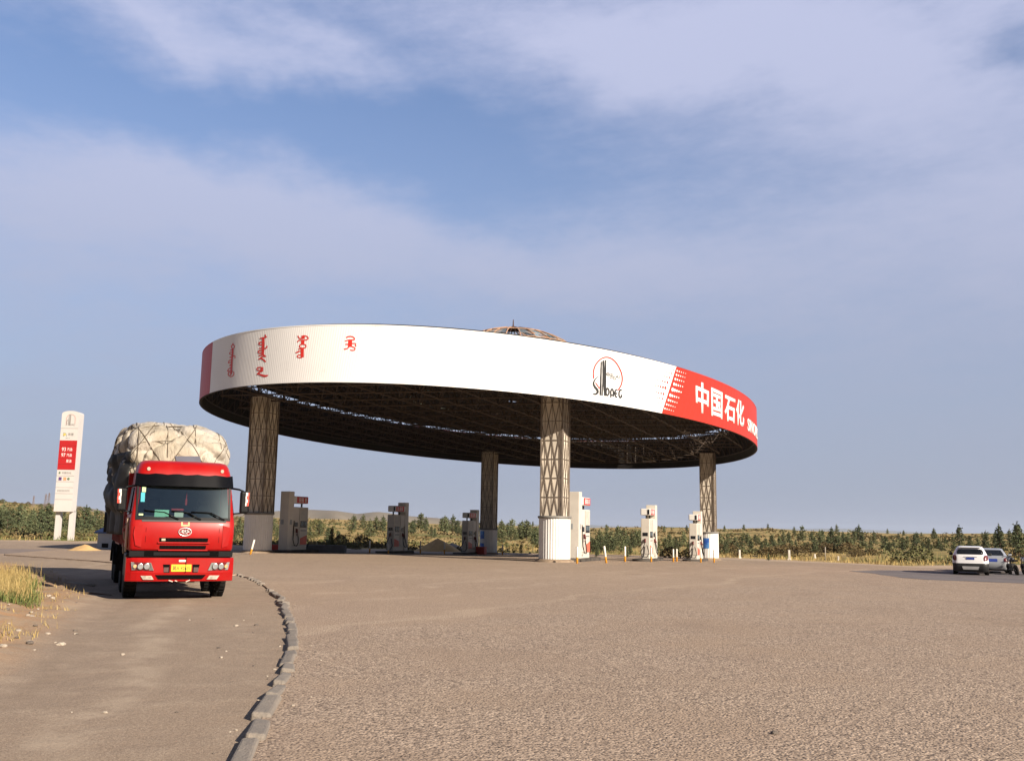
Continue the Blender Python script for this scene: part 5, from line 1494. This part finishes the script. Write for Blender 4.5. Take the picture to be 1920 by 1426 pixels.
def bush_mesh(seed, R, h, n):
    r = random.Random(seed); cb, tb = bmesh.new(), MB()
    for k in range(n):
        a = r.uniform(0, 6.3); q = math.sqrt(r.random()); z = r.random() ** .8
        rad = R * q * (.55 + .6 * math.sin(PI * min(1, .15 + z * .85)))
        rad *= 1 + .25 * noise.noise(Vector((math.cos(a) * 1.5, math.sin(a) * 1.5, z * 2 + seed)))
        leaf(cb, Vector((math.cos(a) * rad, math.sin(a) * rad, z * h * (1 - .35 * q * q))), r.uniform(.07, .17), r, 1)
    for k in range(14):
        a = r.uniform(0, 6.3); tb.tube((0, 0, -.2), (math.cos(a) * R * .6, math.sin(a) * R * .6, h * r.uniform(.6, .95)), .018, 4, .006, cap=False)
    cm = bpy.data.meshes.new('crown'); cb.to_mesh(cm); cb.free()
    tm = bpy.data.meshes.new('trunk'); tb.bm.to_mesh(tm); tb.bm.free(); tm.materials.append(M_BARK)
    return cm, tm
def withmat(cm, m):
    c = cm.copy(); c.materials.clear(); c.materials.append(m); return c
PROTO = []
for k in range(7):
    cm, tm = pine_meshes(20 + k, 3.4, 1.05 + .16 * (k % 3), .7 + .3 * (k % 2))
    PROTO.append((withmat(cm, M_PINE), withmat(cm, M_PINE2), tm))
BUSH = []
for k in range(4):
    cm, tm = bush_mesh(50 + k, 1.1, 1.5, 520)
    BUSH.append((withmat(cm, M_BUSH), withmat(cm, M_GBUSH), tm))
rt = random.Random(11)
def plant(kind, pos, h, lab, grp, dark=False, wide=1.0):
    if kind == 'pine': a, b, tm = rt.choice(PROTO); base = 3.4; name, cat = 'pine_tree', 'tree'
    else: a, b, tm = rt.choice(BUSH); base = 1.5; name, cat = 'bush', 'bush'
    root = thing(name, lab, cat, tuple(pos), rt.uniform(0, 6.3), grp)
    s = h / base; root.scale = (s * wide * rt.uniform(.9, 1.1), s * wide * rt.uniform(.9, 1.1), s)
    for nm, me in (('crown', b if dark else a), ('trunk', tm)):
        o = bpy.data.objects.new(nm, me); COL.objects.link(o); o.parent = root
    return root
def belt(n, x0, x1, ybase, yvar, hpx, hvar, lab, grp, dark=.4, kind='pine', wide=1.0):
    for i in range(n):
        px = lerp(x0, x1, (i + rt.uniform(.1, .9)) / n); py = interp(ybase, px) + rt.uniform(-yvar, yvar * .3)
        p = ground_at(px, py); d = math.hypot(p.x, p.y)
        if d > 600: continue
        plant(kind, p - Vector((0, 0, .05)), (hpx * rt.uniform(1 - hvar, 1 + hvar)) * d / F, lab, grp, rt.random() < dark, wide)
belt(34, -60, 200, [(-60, 1003), (100, 1001), (200, 1003)], 12, 36, .35, 'young dark green pine in the dense belt behind the price sign', 'pines behind the price sign', .6)
belt(10, 430, 540, [(430, 1010), (540, 1012)], 12, 32, .3, 'young pine seen between the lorry and the leftmost pump', 'pines between lorry and leftmost pump', .4)
belt(12, 545, 730, [(540, 1018), (640, 1016), (730, 1012)], 22, 26, .4, 'scattered young pine on the slope between the two leftmost pumps', 'pines between the leftmost pumps', .5)
belt(20, 730, 910, [(730, 1013), (820, 1009), (910, 1012)], 16, 27, .3, 'young pine in the row behind the yellow sand heap', 'pines behind the sand heap', .6)
belt(16, 925, 1015, [(925, 1015), (1015, 1022)], 14, 30, .3, 'young pine between the back pillar and the near white drum', 'pines between the back pillar and the white drum', .5)
belt(32, 1062, 1200, [(1062, 1030), (1200, 1038)], 14, 28, .32, 'young pine in the thick belt between the near white drum and the lone right pump', 'pines between the near drum and the lone right pump', .7)
belt(26, 1200, 1345, [(1200, 1040), (1345, 1038)], 20, 25, .35, 'young pine in the belt between the lone right pump and the far right pillar', 'pines between the lone pump and the far right pillar', .5)
belt(44, 1345, 1620, [(1345, 1034), (1500, 1034), (1620, 1030)], 20, 22, .45, 'young pine in the long belt right of the canopy', 'pines right of the canopy', .55)
belt(18, 1620, 1780, [(1620, 1034), (1780, 1034)], 22, 20, .35, 'young pine scattered on the dry slope left of the white car', 'pines left of the white car', .5)
belt(12, 1780, 1960, [(1780, 1028), (1960, 1034)], 12, 28, .3, 'young pine on the slope behind the parked cars', 'pines behind the parked cars', .5)
for px, py, hp in ((1876, 1042, 52), (1911, 1046, 58), (1934, 1046, 54), (1850, 1036, 36)):
    p = ground_at(px, py); plant('pine', p, hp * math.hypot(p.x, p.y) / F, 'tall dense green pine standing close behind the silver car', 'tall pines behind the silver car', True, .75)
belt(20, 1060, 1940, [(1060, 1000), (1360, 998), (1500, 1000), (1700, 1006), (1940, 1006)], 8, 13, .35, 'tiny distant pine on the ridge skyline right of the canopy', 'distant pines on the right ridge', .5)
belt(14, 480, 1010, [(480, 985), (700, 986), (860, 992), (1010, 994)], 8, 9, .3, 'tiny distant pine on the slope seen under the canopy', 'distant pines seen under the canopy', .5)
belt(14, -30, 190, [(-30, 944), (60, 948), (110, 955), (190, 964)], 4, 7, .3, 'tiny distant bush on the left ridge skyline', 'distant bushes on the left ridge', .3, 'bush')
belt(16, 540, 700, [(540, 1024), (700, 1022)], 30, 15, .4, 'low green bush on the grassy slope between the two leftmost pumps', 'green bushes between the leftmost pumps', 1.0, 'bush', 1.3)
for px, py, hp, w_ in ((638, 1023, 22, 1.0), (679, 1024, 22, 1.1), (1256, 1046, 22, 1.2), (1290, 1047, 20, 1.2)):
    p = ground_at(px, py); plant('bush', p, hp * math.hypot(p.x, p.y) / F, 'round brown bush at the back edge of the forecourt', 'brown bushes at the forecourt edge', False, w_)
belt(18, 1345, 1640, [(1345, 1042), (1640, 1042)], 8, 15, .4, 'low brown bush among the dry grass right of the canopy', 'brown bushes right of the canopy', .3, 'bush', 1.4)
p = ground_at(1724, 1054); plant('bush', p, 30 * math.hypot(p.x, p.y) / F, 'big round dark green bush in the grass left of the white car', None, True, 1.25)
p = ground_at(604, 1036); plant('pine', Vector((p.x, p.y + 3, land(p.x, p.y + 3))), 1.6, 'small sapling behind the slate grey trough', None, False, .7)
for px, py, hp, lab in ((977, 1038, 19, 'knee-high bushy sapling at the forecourt edge right of the back pillar'), (1119, 1045, 20, 'low dark sapling behind the leaning bollard'), (1176, 1046, 22, 'thin dark sapling just left of the lone right pump'), (1441, 1051, 15, 'tiny dark sapling between two white marker stones')):
    p = ground_at(px, py); plant('pine', p, hp * math.hypot(p.x, p.y) / F, lab, None, True, .8)

# ------------------------------------------------------------------ grass
def blades(name, spots, lab, mat, seed):
    r = random.Random(seed); bm = bmesh.new()
    for (x, y, h, w_, lean) in spots:
        z = land(x, y) + ground_extra(x, y, math.hypot(x, y)) - .02
        a = r.uniform(0, 6.3); d = Vector((math.cos(a), math.sin(a), 0)); sd = Vector((-d.y, d.x, 0)) * w_
        b0 = Vector((x, y, z)); m1 = b0 + d * lean * .35 * h + Vector((0, 0, h * .6)); t1 = b0 + d * lean * h + Vector((0, 0, h))
        v = [bm.verts.new(q) for q in (b0 - sd, b0 + sd, m1 + sd * .7, m1 - sd * .7, t1)]
        bm.faces.new(v[:4]); bm.faces.new((v[3], v[2], v[4]))
    me = bpy.data.meshes.new(name); bm.to_mesh(me); bm.free(); me.materials.append(mat)
    o = bpy.data.objects.new(name, me); COL.objects.link(o)
    return tag(o, lab, 'grass', None, 'stuff')
rg = random.Random(5)
def grass_mat(name, a, b, c):
    t = NT(name); col = t.mix(t.rng(t.noise(1.5, 4, .7), .35, .65), a, b); col = t.mix(t.math('MULTIPLY', t.rng(t.noise(14, 3, .6), .5, .65), .6), col, c)
    return t.done(col, .8, None, .15)
M_DRY = grass_mat('dry_grass_blades', (.42, .31, .12), (.30, .22, .09), (.50, .40, .20))
M_GRN = grass_mat('green_grass_blades', (.09, .12, .035), (.13, .15, .05), (.20, .19, .07))
sp, sg = [], []
for _ in range(3400):
    px, py = rg.gauss(8, 22), rg.uniform(1086, 1142); 
    if px > 48 or px < -60: continue
    p = ground_at(px, py); sp.append((p.x + rg.gauss(0, .15), p.y + rg.gauss(0, .15), rg.uniform(.12, .44), rg.uniform(.003, .007), rg.uniform(.1, .7)))
for _ in range(2600):
    px, py = rg.uniform(-30, 62), rg.uniform(1100, 1146)
    if px < (1146 - py) * .8 and rg.random() < .7: continue
    p = ground_at(px, py); sg.append((p.x + rg.gauss(0, .1), p.y + rg.gauss(0, .1), rg.uniform(.08, .26), rg.uniform(.006, .012), rg.uniform(.2, .9)))
blades('dry_grass', sp, 'tall dry yellow grass tuft on the dirt bank at the left edge', M_DRY, 1)
blades('green_grass', sg, 'low green weeds at the foot of the dry grass tuft on the left', M_GRN, 2)
sp = []
for _ in range(900):
    px, py = rg.uniform(-40, 150), rg.uniform(1065, 1235)
    p = ground_at(px, py)
    if inside(p.x, p.y, BANK) < .1: continue
    if noise.noise(Vector((p.x * 1.1, p.y * 1.1, 4))) < .12: continue
    for _ in range(3): sp.append((p.x + rg.gauss(0, .1), p.y + rg.gauss(0, .1), rg.uniform(.05, .16), rg.uniform(.004, .008), rg.uniform(.3, 1.1)))
blades('bank_grass', sp, 'sparse short dry grass scattered over the orange dirt bank', M_DRY, 3)
# weeds along the far edge of the paving
sp, sg = [], []
EDGE = [(20, 84)] + [g2(x, y) for x, y in ((1400, 1052), (1500, 1058), (1600, 1063), (1700, 1064), (1800, 1062), (1930, 1060))]
n_w = 0
while n_w < 9000:
    px = rg.uniform(440, 1940) if rg.random() < .8 else rg.uniform(-40, 210)
    py = interp([(-40, 1022), (100, 1020), (210, 1020), (440, 1028), (640, 1026), (700, 1027), (1000, 1034), (1090, 1038), (1345, 1047), (1500, 1054), (1700, 1060), (1940, 1058)], px) - abs(rg.gauss(0, 9)) 
    p = ground_at(px, py)
    if math.hypot(p.x, p.y) > 160: n_w += 1; continue
    x, y = p.x + rg.gauss(0, .5), p.y + rg.gauss(0, .8)
    if inside(x, y, DIRT) > .6: n_w += 1; continue
    (sp if noise.noise(Vector((x * .12, y * .12, 2))) < .22 else sg).append((x, y, rg.uniform(.12, .55), rg.uniform(.015, .035), rg.uniform(.1, .8))); n_w += 1
blades('verge_grass', sp, 'dry yellow grass along the far edge of the paving', M_DRY, 4)
blades('verge_weeds', sg, 'patchy green weeds along the far edge of the paving', M_GRN, 6)

# low scrub over the slopes
def scrub(name, n, seed, mat, lab, lo, hi, sm):
    r = random.Random(seed); bm = bmesh.new(); k = 0
    while k < n:
        px = r.uniform(-80, 2000); rr = 98 * math.exp(r.random() ** 1.3 * 1.35)
        d = view_ray(px, 1000); hl = math.hypot(d.x, d.y); x, y = d.x / hl * rr, d.y / hl * rr
        k += 1
        q = noise.noise(Vector((x * .035, y * .035, seed))) + .5 * noise.noise(Vector((x * .12, y * .12, seed + 3)))
        if not lo < q < hi or inside(x, y, DIRT) > -2: continue
        z = land(x, y); w_ = r.uniform(.3, .9) * (rr / 140) ** .5; h_ = w_ * r.uniform(.5, 1.0)
        for _ in range(13):
            leaf(bm, Vector((x + r.gauss(0, w_ * .5), y + r.gauss(0, w_ * .5), z + h_ * r.random())), sm * r.uniform(.6, 1.3) * (rr / 140) ** .6, r, 1)
    me = bpy.data.meshes.new(name); bm.to_mesh(me); bm.free(); me.materials.append(mat)
    o = bpy.data.objects.new(name, me); COL.objects.link(o); return tag(o, lab, 'scrub', None, 'stuff')
scrub('green_scrub', 4800, 13, M_GBUSH, 'low green scrub in patches over the dry slopes beyond the station', .08, 9, .22)
scrub('brown_scrub', 4200, 17, M_BUSH, 'low brown scrub scattered over the dry slopes beyond the station', .12, 9, .22)

# loose stones and litter on the dirt
st_ = random.Random(9); SB = []
for k in range(6):
    bm = bmesh.new(); bmesh.ops.create_icosphere(bm, subdivisions=2, radius=1)
    for v in bm.verts: v.co = v.co * (1 + .35 * noise.noise(v.co * 1.4 + Vector((k * 5, 0, 0)))); v.co.z *= .6
    me = bpy.data.meshes.new('stone'); bm.to_mesh(me); bm.free(); me.materials.append(pbr('pale_stone' if k % 3 else 'dark_stone', (.42, .36, .29) if k % 3 else (.14, .115, .095), .95, var=.2, bump=.4)); SB.append(me)
def stone(px, py, r, lab, grp):
    p = ground_at(px, py); o = bpy.data.objects.new('stone', st_.choice(SB)); COL.objects.link(o)
    o.location = (p.x, p.y, p.z + (.03 if in_poly(p.x, p.y, LOT) else ground_extra(p.x, p.y, p.length)) + r * .25); s = r * st_.uniform(.8, 1.2)
    o.scale = (s * st_.uniform(.8, 1.4), s, s); o.rotation_euler = (0, 0, st_.uniform(0, 6)); tag(o, lab, 'stone', grp)
for _ in range(60):
    px, py = st_.uniform(0, 150), st_.uniform(1070, 1230)
    p = ground_at(px, py)
    if inside(p.x, p.y, BANK) < -.3: continue
    stone(px, py, st_.uniform(.015, .05), 'small loose stone on the orange dirt bank at the left edge', 'loose stones on the dirt bank')
for _ in range(24):
    px = st_.gauss(0, 34); py = st_.uniform(1105, 1420); kx = interp([(1080, 480), (1121, 525), (1173, 545), (1214, 548), (1260, 536), (1311, 511), (1381, 477), (1426, 457)], py)
    stone(kx + px + math.copysign(14, px), py, st_.uniform(.007, .018), 'little chip of stone lying beside the crooked kerb', 'stone chips beside the kerb')
for _ in range(9): stone(st_.uniform(60, 480), st_.uniform(1140, 1420), st_.uniform(.008, .022), 'little pebble on the tan dirt driveway', 'pebbles on the driveway')
for px, py in ((230, 1227), (443, 1173), (481, 1172), (1452, 1382)): stone(px, py, .03, 'pale pebble lying apart on the open ground', 'pale pebbles on open ground')
p = ground_at(150, 1116); m = MB(); m.path([(-.55, .1, .03), (-.2, .18, .05), (.2, .12, .05), (.75, -.1, .03)], [.012, .02, .018, .008], 6); m.path([(-.2, .18, .05), (-.4, .02, .07)], .008, 5)
tag(m.build('fallen_branch', M_BARK, None, loc=(p.x, p.y, p.z)), 'dry brown branch lying on the dirt in front of the lorry shadow', 'branch')
p = ground_at(150, 1098); m = MB(); m.path([(-.45, .25, .05), (0, 0, .05), (.5, -.3, .04)], .035, 8)
tag(m.build('wood_batten', pbr('grey_wood', (.33, .29, .24), .9, var=.2), None, loc=(p.x, p.y, p.z)), 'pale wooden batten at the edge of the lorry shadow', 'batten')
for px, py, hh in ((84, 958, 26), (90, 958, 28), (62, 952, 18)):
    p = ground_at(px, py - 3); H_ = hh * math.hypot(p.x, p.y) / F; m = MB()
    for sx, sy in ((-1, -1), (1, -1), (1, 1), (-1, 1)): m.tube((sx * H_ * .09, sy * H_ * .09, -.5), (sx * H_ * .015, sy * H_ * .015, H_), .05, 4)
    for k in range(6):
        z = H_ * k / 6; q = H_ * (.09 - .075 * k / 6); m.tube((-q, -q, z), (q, -q, z + H_ / 6), .035, 4); m.tube((q, -q, z), (-q, -q, z + H_ / 6), .035, 4)
    for z in (.78, .9): m.tube((-H_ * .12, 0, H_ * z), (H_ * .12, 0, H_ * z), .05, 4)
    tag(m.build('pylon', pbr('pylon_steel', (.20, .16, .15), .7), None, loc=tuple(p)), 'faint lattice pylon on the left ridge beside the price sign', 'pylon', 'pylons on the left ridge')

# ------------------------------------------------------------------ parked cars and motorcycle
def ring_rr(z, y0, y1, hw, rc, n=6, nr=7):
    pts = []
    rc = min(rc, hw * .95, (y1 - y0) * .45)
    for cx, cy, a0 in ((hw - rc, y1 - rc, 0), (-hw + rc, y1 - rc, PI / 2), (-hw + rc, y0 + rc, PI), (hw - rc, y0 + rc, 1.5 * PI)):
        for k in range(n + 1):
            a = a0 + PI / 2 * k / n; pts.append((cx + rc * math.cos(a), cy + rc * math.sin(a), z))
    return pts
def car(name, label, cat, loc, rotz, lv, paint, clad, spec):
    root = thing(name, label, cat, loc, rotz)
    m = MB(); rows = [ring_rr(*l) for l in lv]
    m.grid(rows, close=True); m.poly(rows[-1]); m.poly(list(reversed(rows[0])))
    for f in m.bm.faces:
        if f.calc_center_median().z < spec['clad_z']: f.material_index = 1
    body = m.build('body', [paint, clad], root)
    def prof(z):
        for a, b in zip(lv, lv[1:]):
            if a[0] <= z <= b[0] and b[0] > a[0]:
                t = (z - a[0]) / (b[0] - a[0]); return [lerp(p, q, t) for p, q in zip(a, b)]
        return lv[-1]
    def rear(x, z, off=.012):
        _, y0, y1, hw, rc = prof(z); q = max(0, abs(x) - (hw - rc))
        return y0 + rc - math.sqrt(max(1e-4, rc * rc - min(q, rc * .99) ** 2)) - off
    def patch(pname, pts, mat, par, off=.012, n=10):
        # pts: list of (z, xl, xr)
        mm = MB(); mm.grid([[(lerp(a, b, k / n), rear(lerp(a, b, k / n), z, off), z) for k in range(n + 1)] for z, a, b in pts]); return mm.build(pname, mat, par)
    def side(pname, sx, pts, mat, par, off=.010):
        mm = MB(); L = []
        zs = sorted({p[1] for p in pts})
        mm.poly([(sx * (prof(z)[3] + off), y, z) for y, z in pts]); return mm.build(pname, mat, par)
    g = pbr('dark_car_glass', (.010, .012, .016), .06, spec=.6)
    rw = patch('rear_window', spec['rw'], g, body)
    for sx in (-1, 1):
        side('window', sx, spec['sw'], g, body)
        tl = patch('tail_light', [(z, sx * a, sx * b) for z, a, b in spec['tl']], pbr('tail_lamp_red', (.09, .006, .012), .15), body, .018, 6)
        patch('lens', [(z, sx * lerp(a, b, .35), sx * lerp(a, b, .75)) for z, a, b in spec['tl'][1:-1]], pbr('tail_lamp_clear', (.20, .08, .08), .15), tl, .026, 4)
        mm = MB(); mm.box((sx * (spec['hw'] + .10), spec['my'], spec['mz']), (.20, .10, .15), .04); mm.build('mirror', spec['mmat'], body)
        for wy in spec['wy']:
            mm = MB(); R_ = spec['wr']; c = (sx * (spec['hw'] - .115), wy, R_)
            mm.lathe([(R_ * .6, -.10), (R_ * .93, -.11), (R_, -.07), (R_, .07), (R_ * .93, .11), (R_ * .6, .10)], 28, c, axis='x'); wv_ = mm.build('wheel', M_BLACK, root)
            mm = MB(); mm.lathe([(.03, .09), (R_ * .3, .10), (R_ * .6, .085), (R_ * .62, .10)], 20, (0, 0, 0), axis='x')
            if sx < 0: bmesh.ops.scale(mm.bm, verts=mm.bm.verts, vec=(-1, 1, 1))
            bmesh.ops.translate(mm.bm, verts=mm.bm.verts, vec=c); mm.build('rim', M_STEEL, wv_)
    z, hw2, hz2 = spec['plate']
    MB().box((0, rear(0, z, .02), z), (hw2 * 2, .015, hz2 * 2), .003).build('number_plate', pbr('blue_plate', (.03, .06, .30), .4), body)
    return root, body, rear, patch
M_CARW = pbr('white_car_paint', (.74, .74, .76), .25, var=.03, coat=.6)
M_CARS = pbr('silver_car_paint', (.42, .44, .47), .3, metal=.35, var=.03, coat=.5)
M_CLAD = pbr('black_cladding', (.012, .012, .013), .6)
cpos = ground_at(1821, 1079)
lv = [(.20, .20, 4.05, .74, .25), (.28, .08, 4.18, .84, .28), (.45, .02, 4.24, .875, .30), (.60, .0, 4.26, .885, .30), (.66, .03, 4.26, .885, .30), (.80, .05, 4.22, .888, .30), (.98, .09, 4.10, .875, .30), (1.06, .13, 3.55, .85, .30),
      (1.12, .17, 3.10, .825, .30), (1.28, .27, 2.75, .755, .28), (1.42, .36, 2.40, .685, .26), (1.49, .40, 2.25, .645, .26), (1.54, .55, 2.05, .59, .24), (1.565, .80, 1.85, .50, .24)]
suv, sb, rear_, patch_ = car('parked_car', 'white sport utility car with dark rear window parked at the right edge', 'car', tuple(cpos), -math.radians(25.5), lv, M_CARW, M_CLAD,
    dict(clad_z=.635, rw=[(1.13, -.60, .60), (1.17, -.64, .64), (1.27, -.645, .645), (1.36, -.60, .60), (1.405, -.53, .53)], sw=[(.75, 1.12), (3.0, 1.12), (2.45, 1.40), (.75, 1.40)],
         tl=[(.80, .68, .80), (.86, .66, .86), (.98, .66, .87), (1.06, .69, .85), (1.09, .74, .82)], hw=.885, my=2.75, mz=1.10, mmat=M_CLAD, wy=(.85, 3.4), wr=.34, plate=(.91, .20, .055)))
patch_('skid_plate', [(.33, -.36, .36), (.48, -.42, .42), (.50, -.40, .40)], pbr('silver_skid', (.42, .42, .42), .4), sb, .02)
patch_('trim', [(.985, -.34, .34), (1.005, -.34, .34)], M_CHROME, sb, .02)
for sx in (-1, 1): MB().tube((sx * .56, .75, 1.585), (sx * .55, 2.1, 1.575), .022, 8).build('roof_rail', M_CLAD, sb)
m = MB(); m.box((0, .40, 1.50), (1.1, .25, .03), .01); m.build('spoiler', M_CARW, sb)
cpos2 = ground_at(1872, 1076.5)
lv2 = [(.18, .22, 4.2, .72, .2), (.26, .08, 4.34, .82, .26), (.45, .02, 4.40, .855, .28), (.62, .0, 4.42, .862, .28), (.80, .03, 4.36, .86, .28), (.93, .07, 4.2, .845, .28), (.97, .12, 3.8, .83, .28), (1.0, .62, 3.25, .78, .25),
       (1.16, .86, 2.85, .70, .24), (1.32, 1.12, 2.50, .60, .22), (1.39, 1.28, 2.32, .55, .22), (1.42, 1.5, 2.15, .46, .2)]
sed, sdb, rear2, patch2 = car('parked_car', 'silver saloon with a blue number plate half hidden behind the white car', 'car', tuple(cpos2 + Vector((.1, .8, 0))), -math.radians(26), lv2, M_CARS, M_CLAD,
    dict(clad_z=.22, rw=[(1.03, -.60, .60), (1.10, -.60, .60), (1.22, -.54, .54), (1.33, -.46, .46)], sw=[(.95, 1.03), (3.1, 1.03), (2.5, 1.33), (1.25, 1.33)],
         tl=[(.68, .62, .80), (.74, .58, .84), (.86, .60, .84), (.93, .68, .80)], hw=.86, my=2.85, mz=1.03, mmat=M_CARS, wy=(.85, 3.5), wr=.31, plate=(.77, .26, .085)))
mp = ground_at(1908, 1079)
moto = thing('motorcycle', 'black motorcycle standing beside the silver car, its rear wheel nearest', 'motorcycle', tuple(mp + Vector((.27, 1.27, 0))), math.radians(168))
moto.rotation_euler = (0, .15, math.radians(168))
for y, nm in ((0, 'front'), (1.3, 'rear')):
    m = MB(); m.lathe([(.22, -.045), (.28, -.05), (.30, -.02), (.30, .02), (.28, .05), (.22, .045)], 28, (0, y, .30), axis='x'); wv_ = m.build('wheel', M_BLACK, moto)
    m = MB(); m.lathe([(.03, -.05), (.05, -.05), (.05, .05), (.03, .05)], 12, (0, y, .30), axis='x')
    for k in range(10): a = 2 * PI * k / 10; m.tube((0, y, .30), (0, y + .23 * math.cos(a), .30 + .23 * math.sin(a)), .007, 4)
    m.build('spokes', M_STEEL, wv_)
m = MB()
for sx in (-1, 1): m.tube((sx * .08, 0, .30), (sx * .08, .34, 1.0), .025, 8)
m.path([(0, .32, .92), (0, .7, .55), (0, .95, .45), (0, 1.3, .32)], .03, 8); m.path([(0, .34, .95), (0, .9, .75), (0, 1.5, .80)], .028, 8)
fr = m.build('frame', M_DARKMETAL, moto)
m = MB(); m.path([(-.36, .46, 1.05), (-.22, .34, 1.06), (0, .34, 1.02), (.22, .34, 1.06), (.36, .46, 1.05)], .018, 8); hb = m.build('handlebar', M_BLKPL, moto)
for sx in (-1, 1):
    m = MB(); m.tube((sx * .26, .36, 1.06), (sx * .36, .34, 1.26), .008, 6); m.lathe([(.01, -.01), (.065, -.012), (.065, .01), (.01, .012)], 16); 
    bmesh.ops.translate(m.bm, verts=[v for v in m.bm.verts if v.co.length < .2], vec=(sx * .37, .34, 1.30)); m.build('mirror', M_BLKPL, hb)
m = MB(); m.box((0, .72, .86), (.26, .5, .24), .09, 3); m.build('fuel_tank', pbr('black_tank_paint', (.015, .012, .012), .2, coat=.6), moto)
m = MB(); m.box((0, 1.25, .82), (.24, .7, .10), .04, 3); m.build('seat', M_BLACK, moto)
m = MB(); m.box((0, .75, .45), (.28, .42, .38), .06); m.tube((.16, .6, .35), (.18, 1.5, .38), .04, 10); m.build('engine', M_DARKMETAL, moto)
m = MB(); m.lathe([(.02, -.09), (.09, -.08), (.10, .03), (.05, .06)], 18, (0, 0, 0), axis='x'); bmesh.ops.rotate(m.bm, verts=m.bm.verts, matrix=Matrix.Rotation(-PI / 2, 3, 'Z')); bmesh.ops.translate(m.bm, verts=m.bm.verts, vec=(0, .22, .92)); m.build('headlight', M_CHROME, moto)
m = MB(); m.grid([[(sx * .06, .0 + .33 * math.cos(a), .30 + .33 * math.sin(a)) for sx in (-1, 0, 1)] for a in [PI * k / 10 for k in range(2, 10)]]); m.build('mudguard', M_BLKPL, moto)

m2 = copy_tree(moto); m2.location = moto.location + Vector((.85, .1, 0)); m2['label'] = 'second black motorcycle, cut off by the right edge of the photo'
# ------------------------------------------------------------------ darker bluish area of ground where the cars stand
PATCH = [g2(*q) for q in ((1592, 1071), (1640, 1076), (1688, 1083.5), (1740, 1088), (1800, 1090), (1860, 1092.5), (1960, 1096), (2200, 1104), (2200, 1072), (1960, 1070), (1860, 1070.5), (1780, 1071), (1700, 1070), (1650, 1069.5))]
t = NT('bluish_dark_ground')
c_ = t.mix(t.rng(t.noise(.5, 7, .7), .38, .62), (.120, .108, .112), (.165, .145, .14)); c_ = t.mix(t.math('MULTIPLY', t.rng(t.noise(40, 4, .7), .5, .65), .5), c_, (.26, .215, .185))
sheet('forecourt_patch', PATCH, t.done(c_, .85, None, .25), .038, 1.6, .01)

# ------------------------------------------------------------------ summer haze
hm = bpy.data.materials.new('haze'); hm.use_nodes = True
hn = hm.node_tree.nodes; hn.remove(hn['Principled BSDF'])
pv = hn.new('ShaderNodeVolumePrincipled'); pv.inputs['Color'].default_value = (.80, .88, 1.0, 1); pv.inputs['Density'].default_value = 6e-5; pv.inputs['Anisotropy'].default_value = .2
hm.node_tree.links.new(pv.outputs[0], hn['Material Output'].inputs['Volume'])
tag(MB().box((0, 4500, 30), (27000, 18000, 200)).build('haze', hm), kind='stuff')
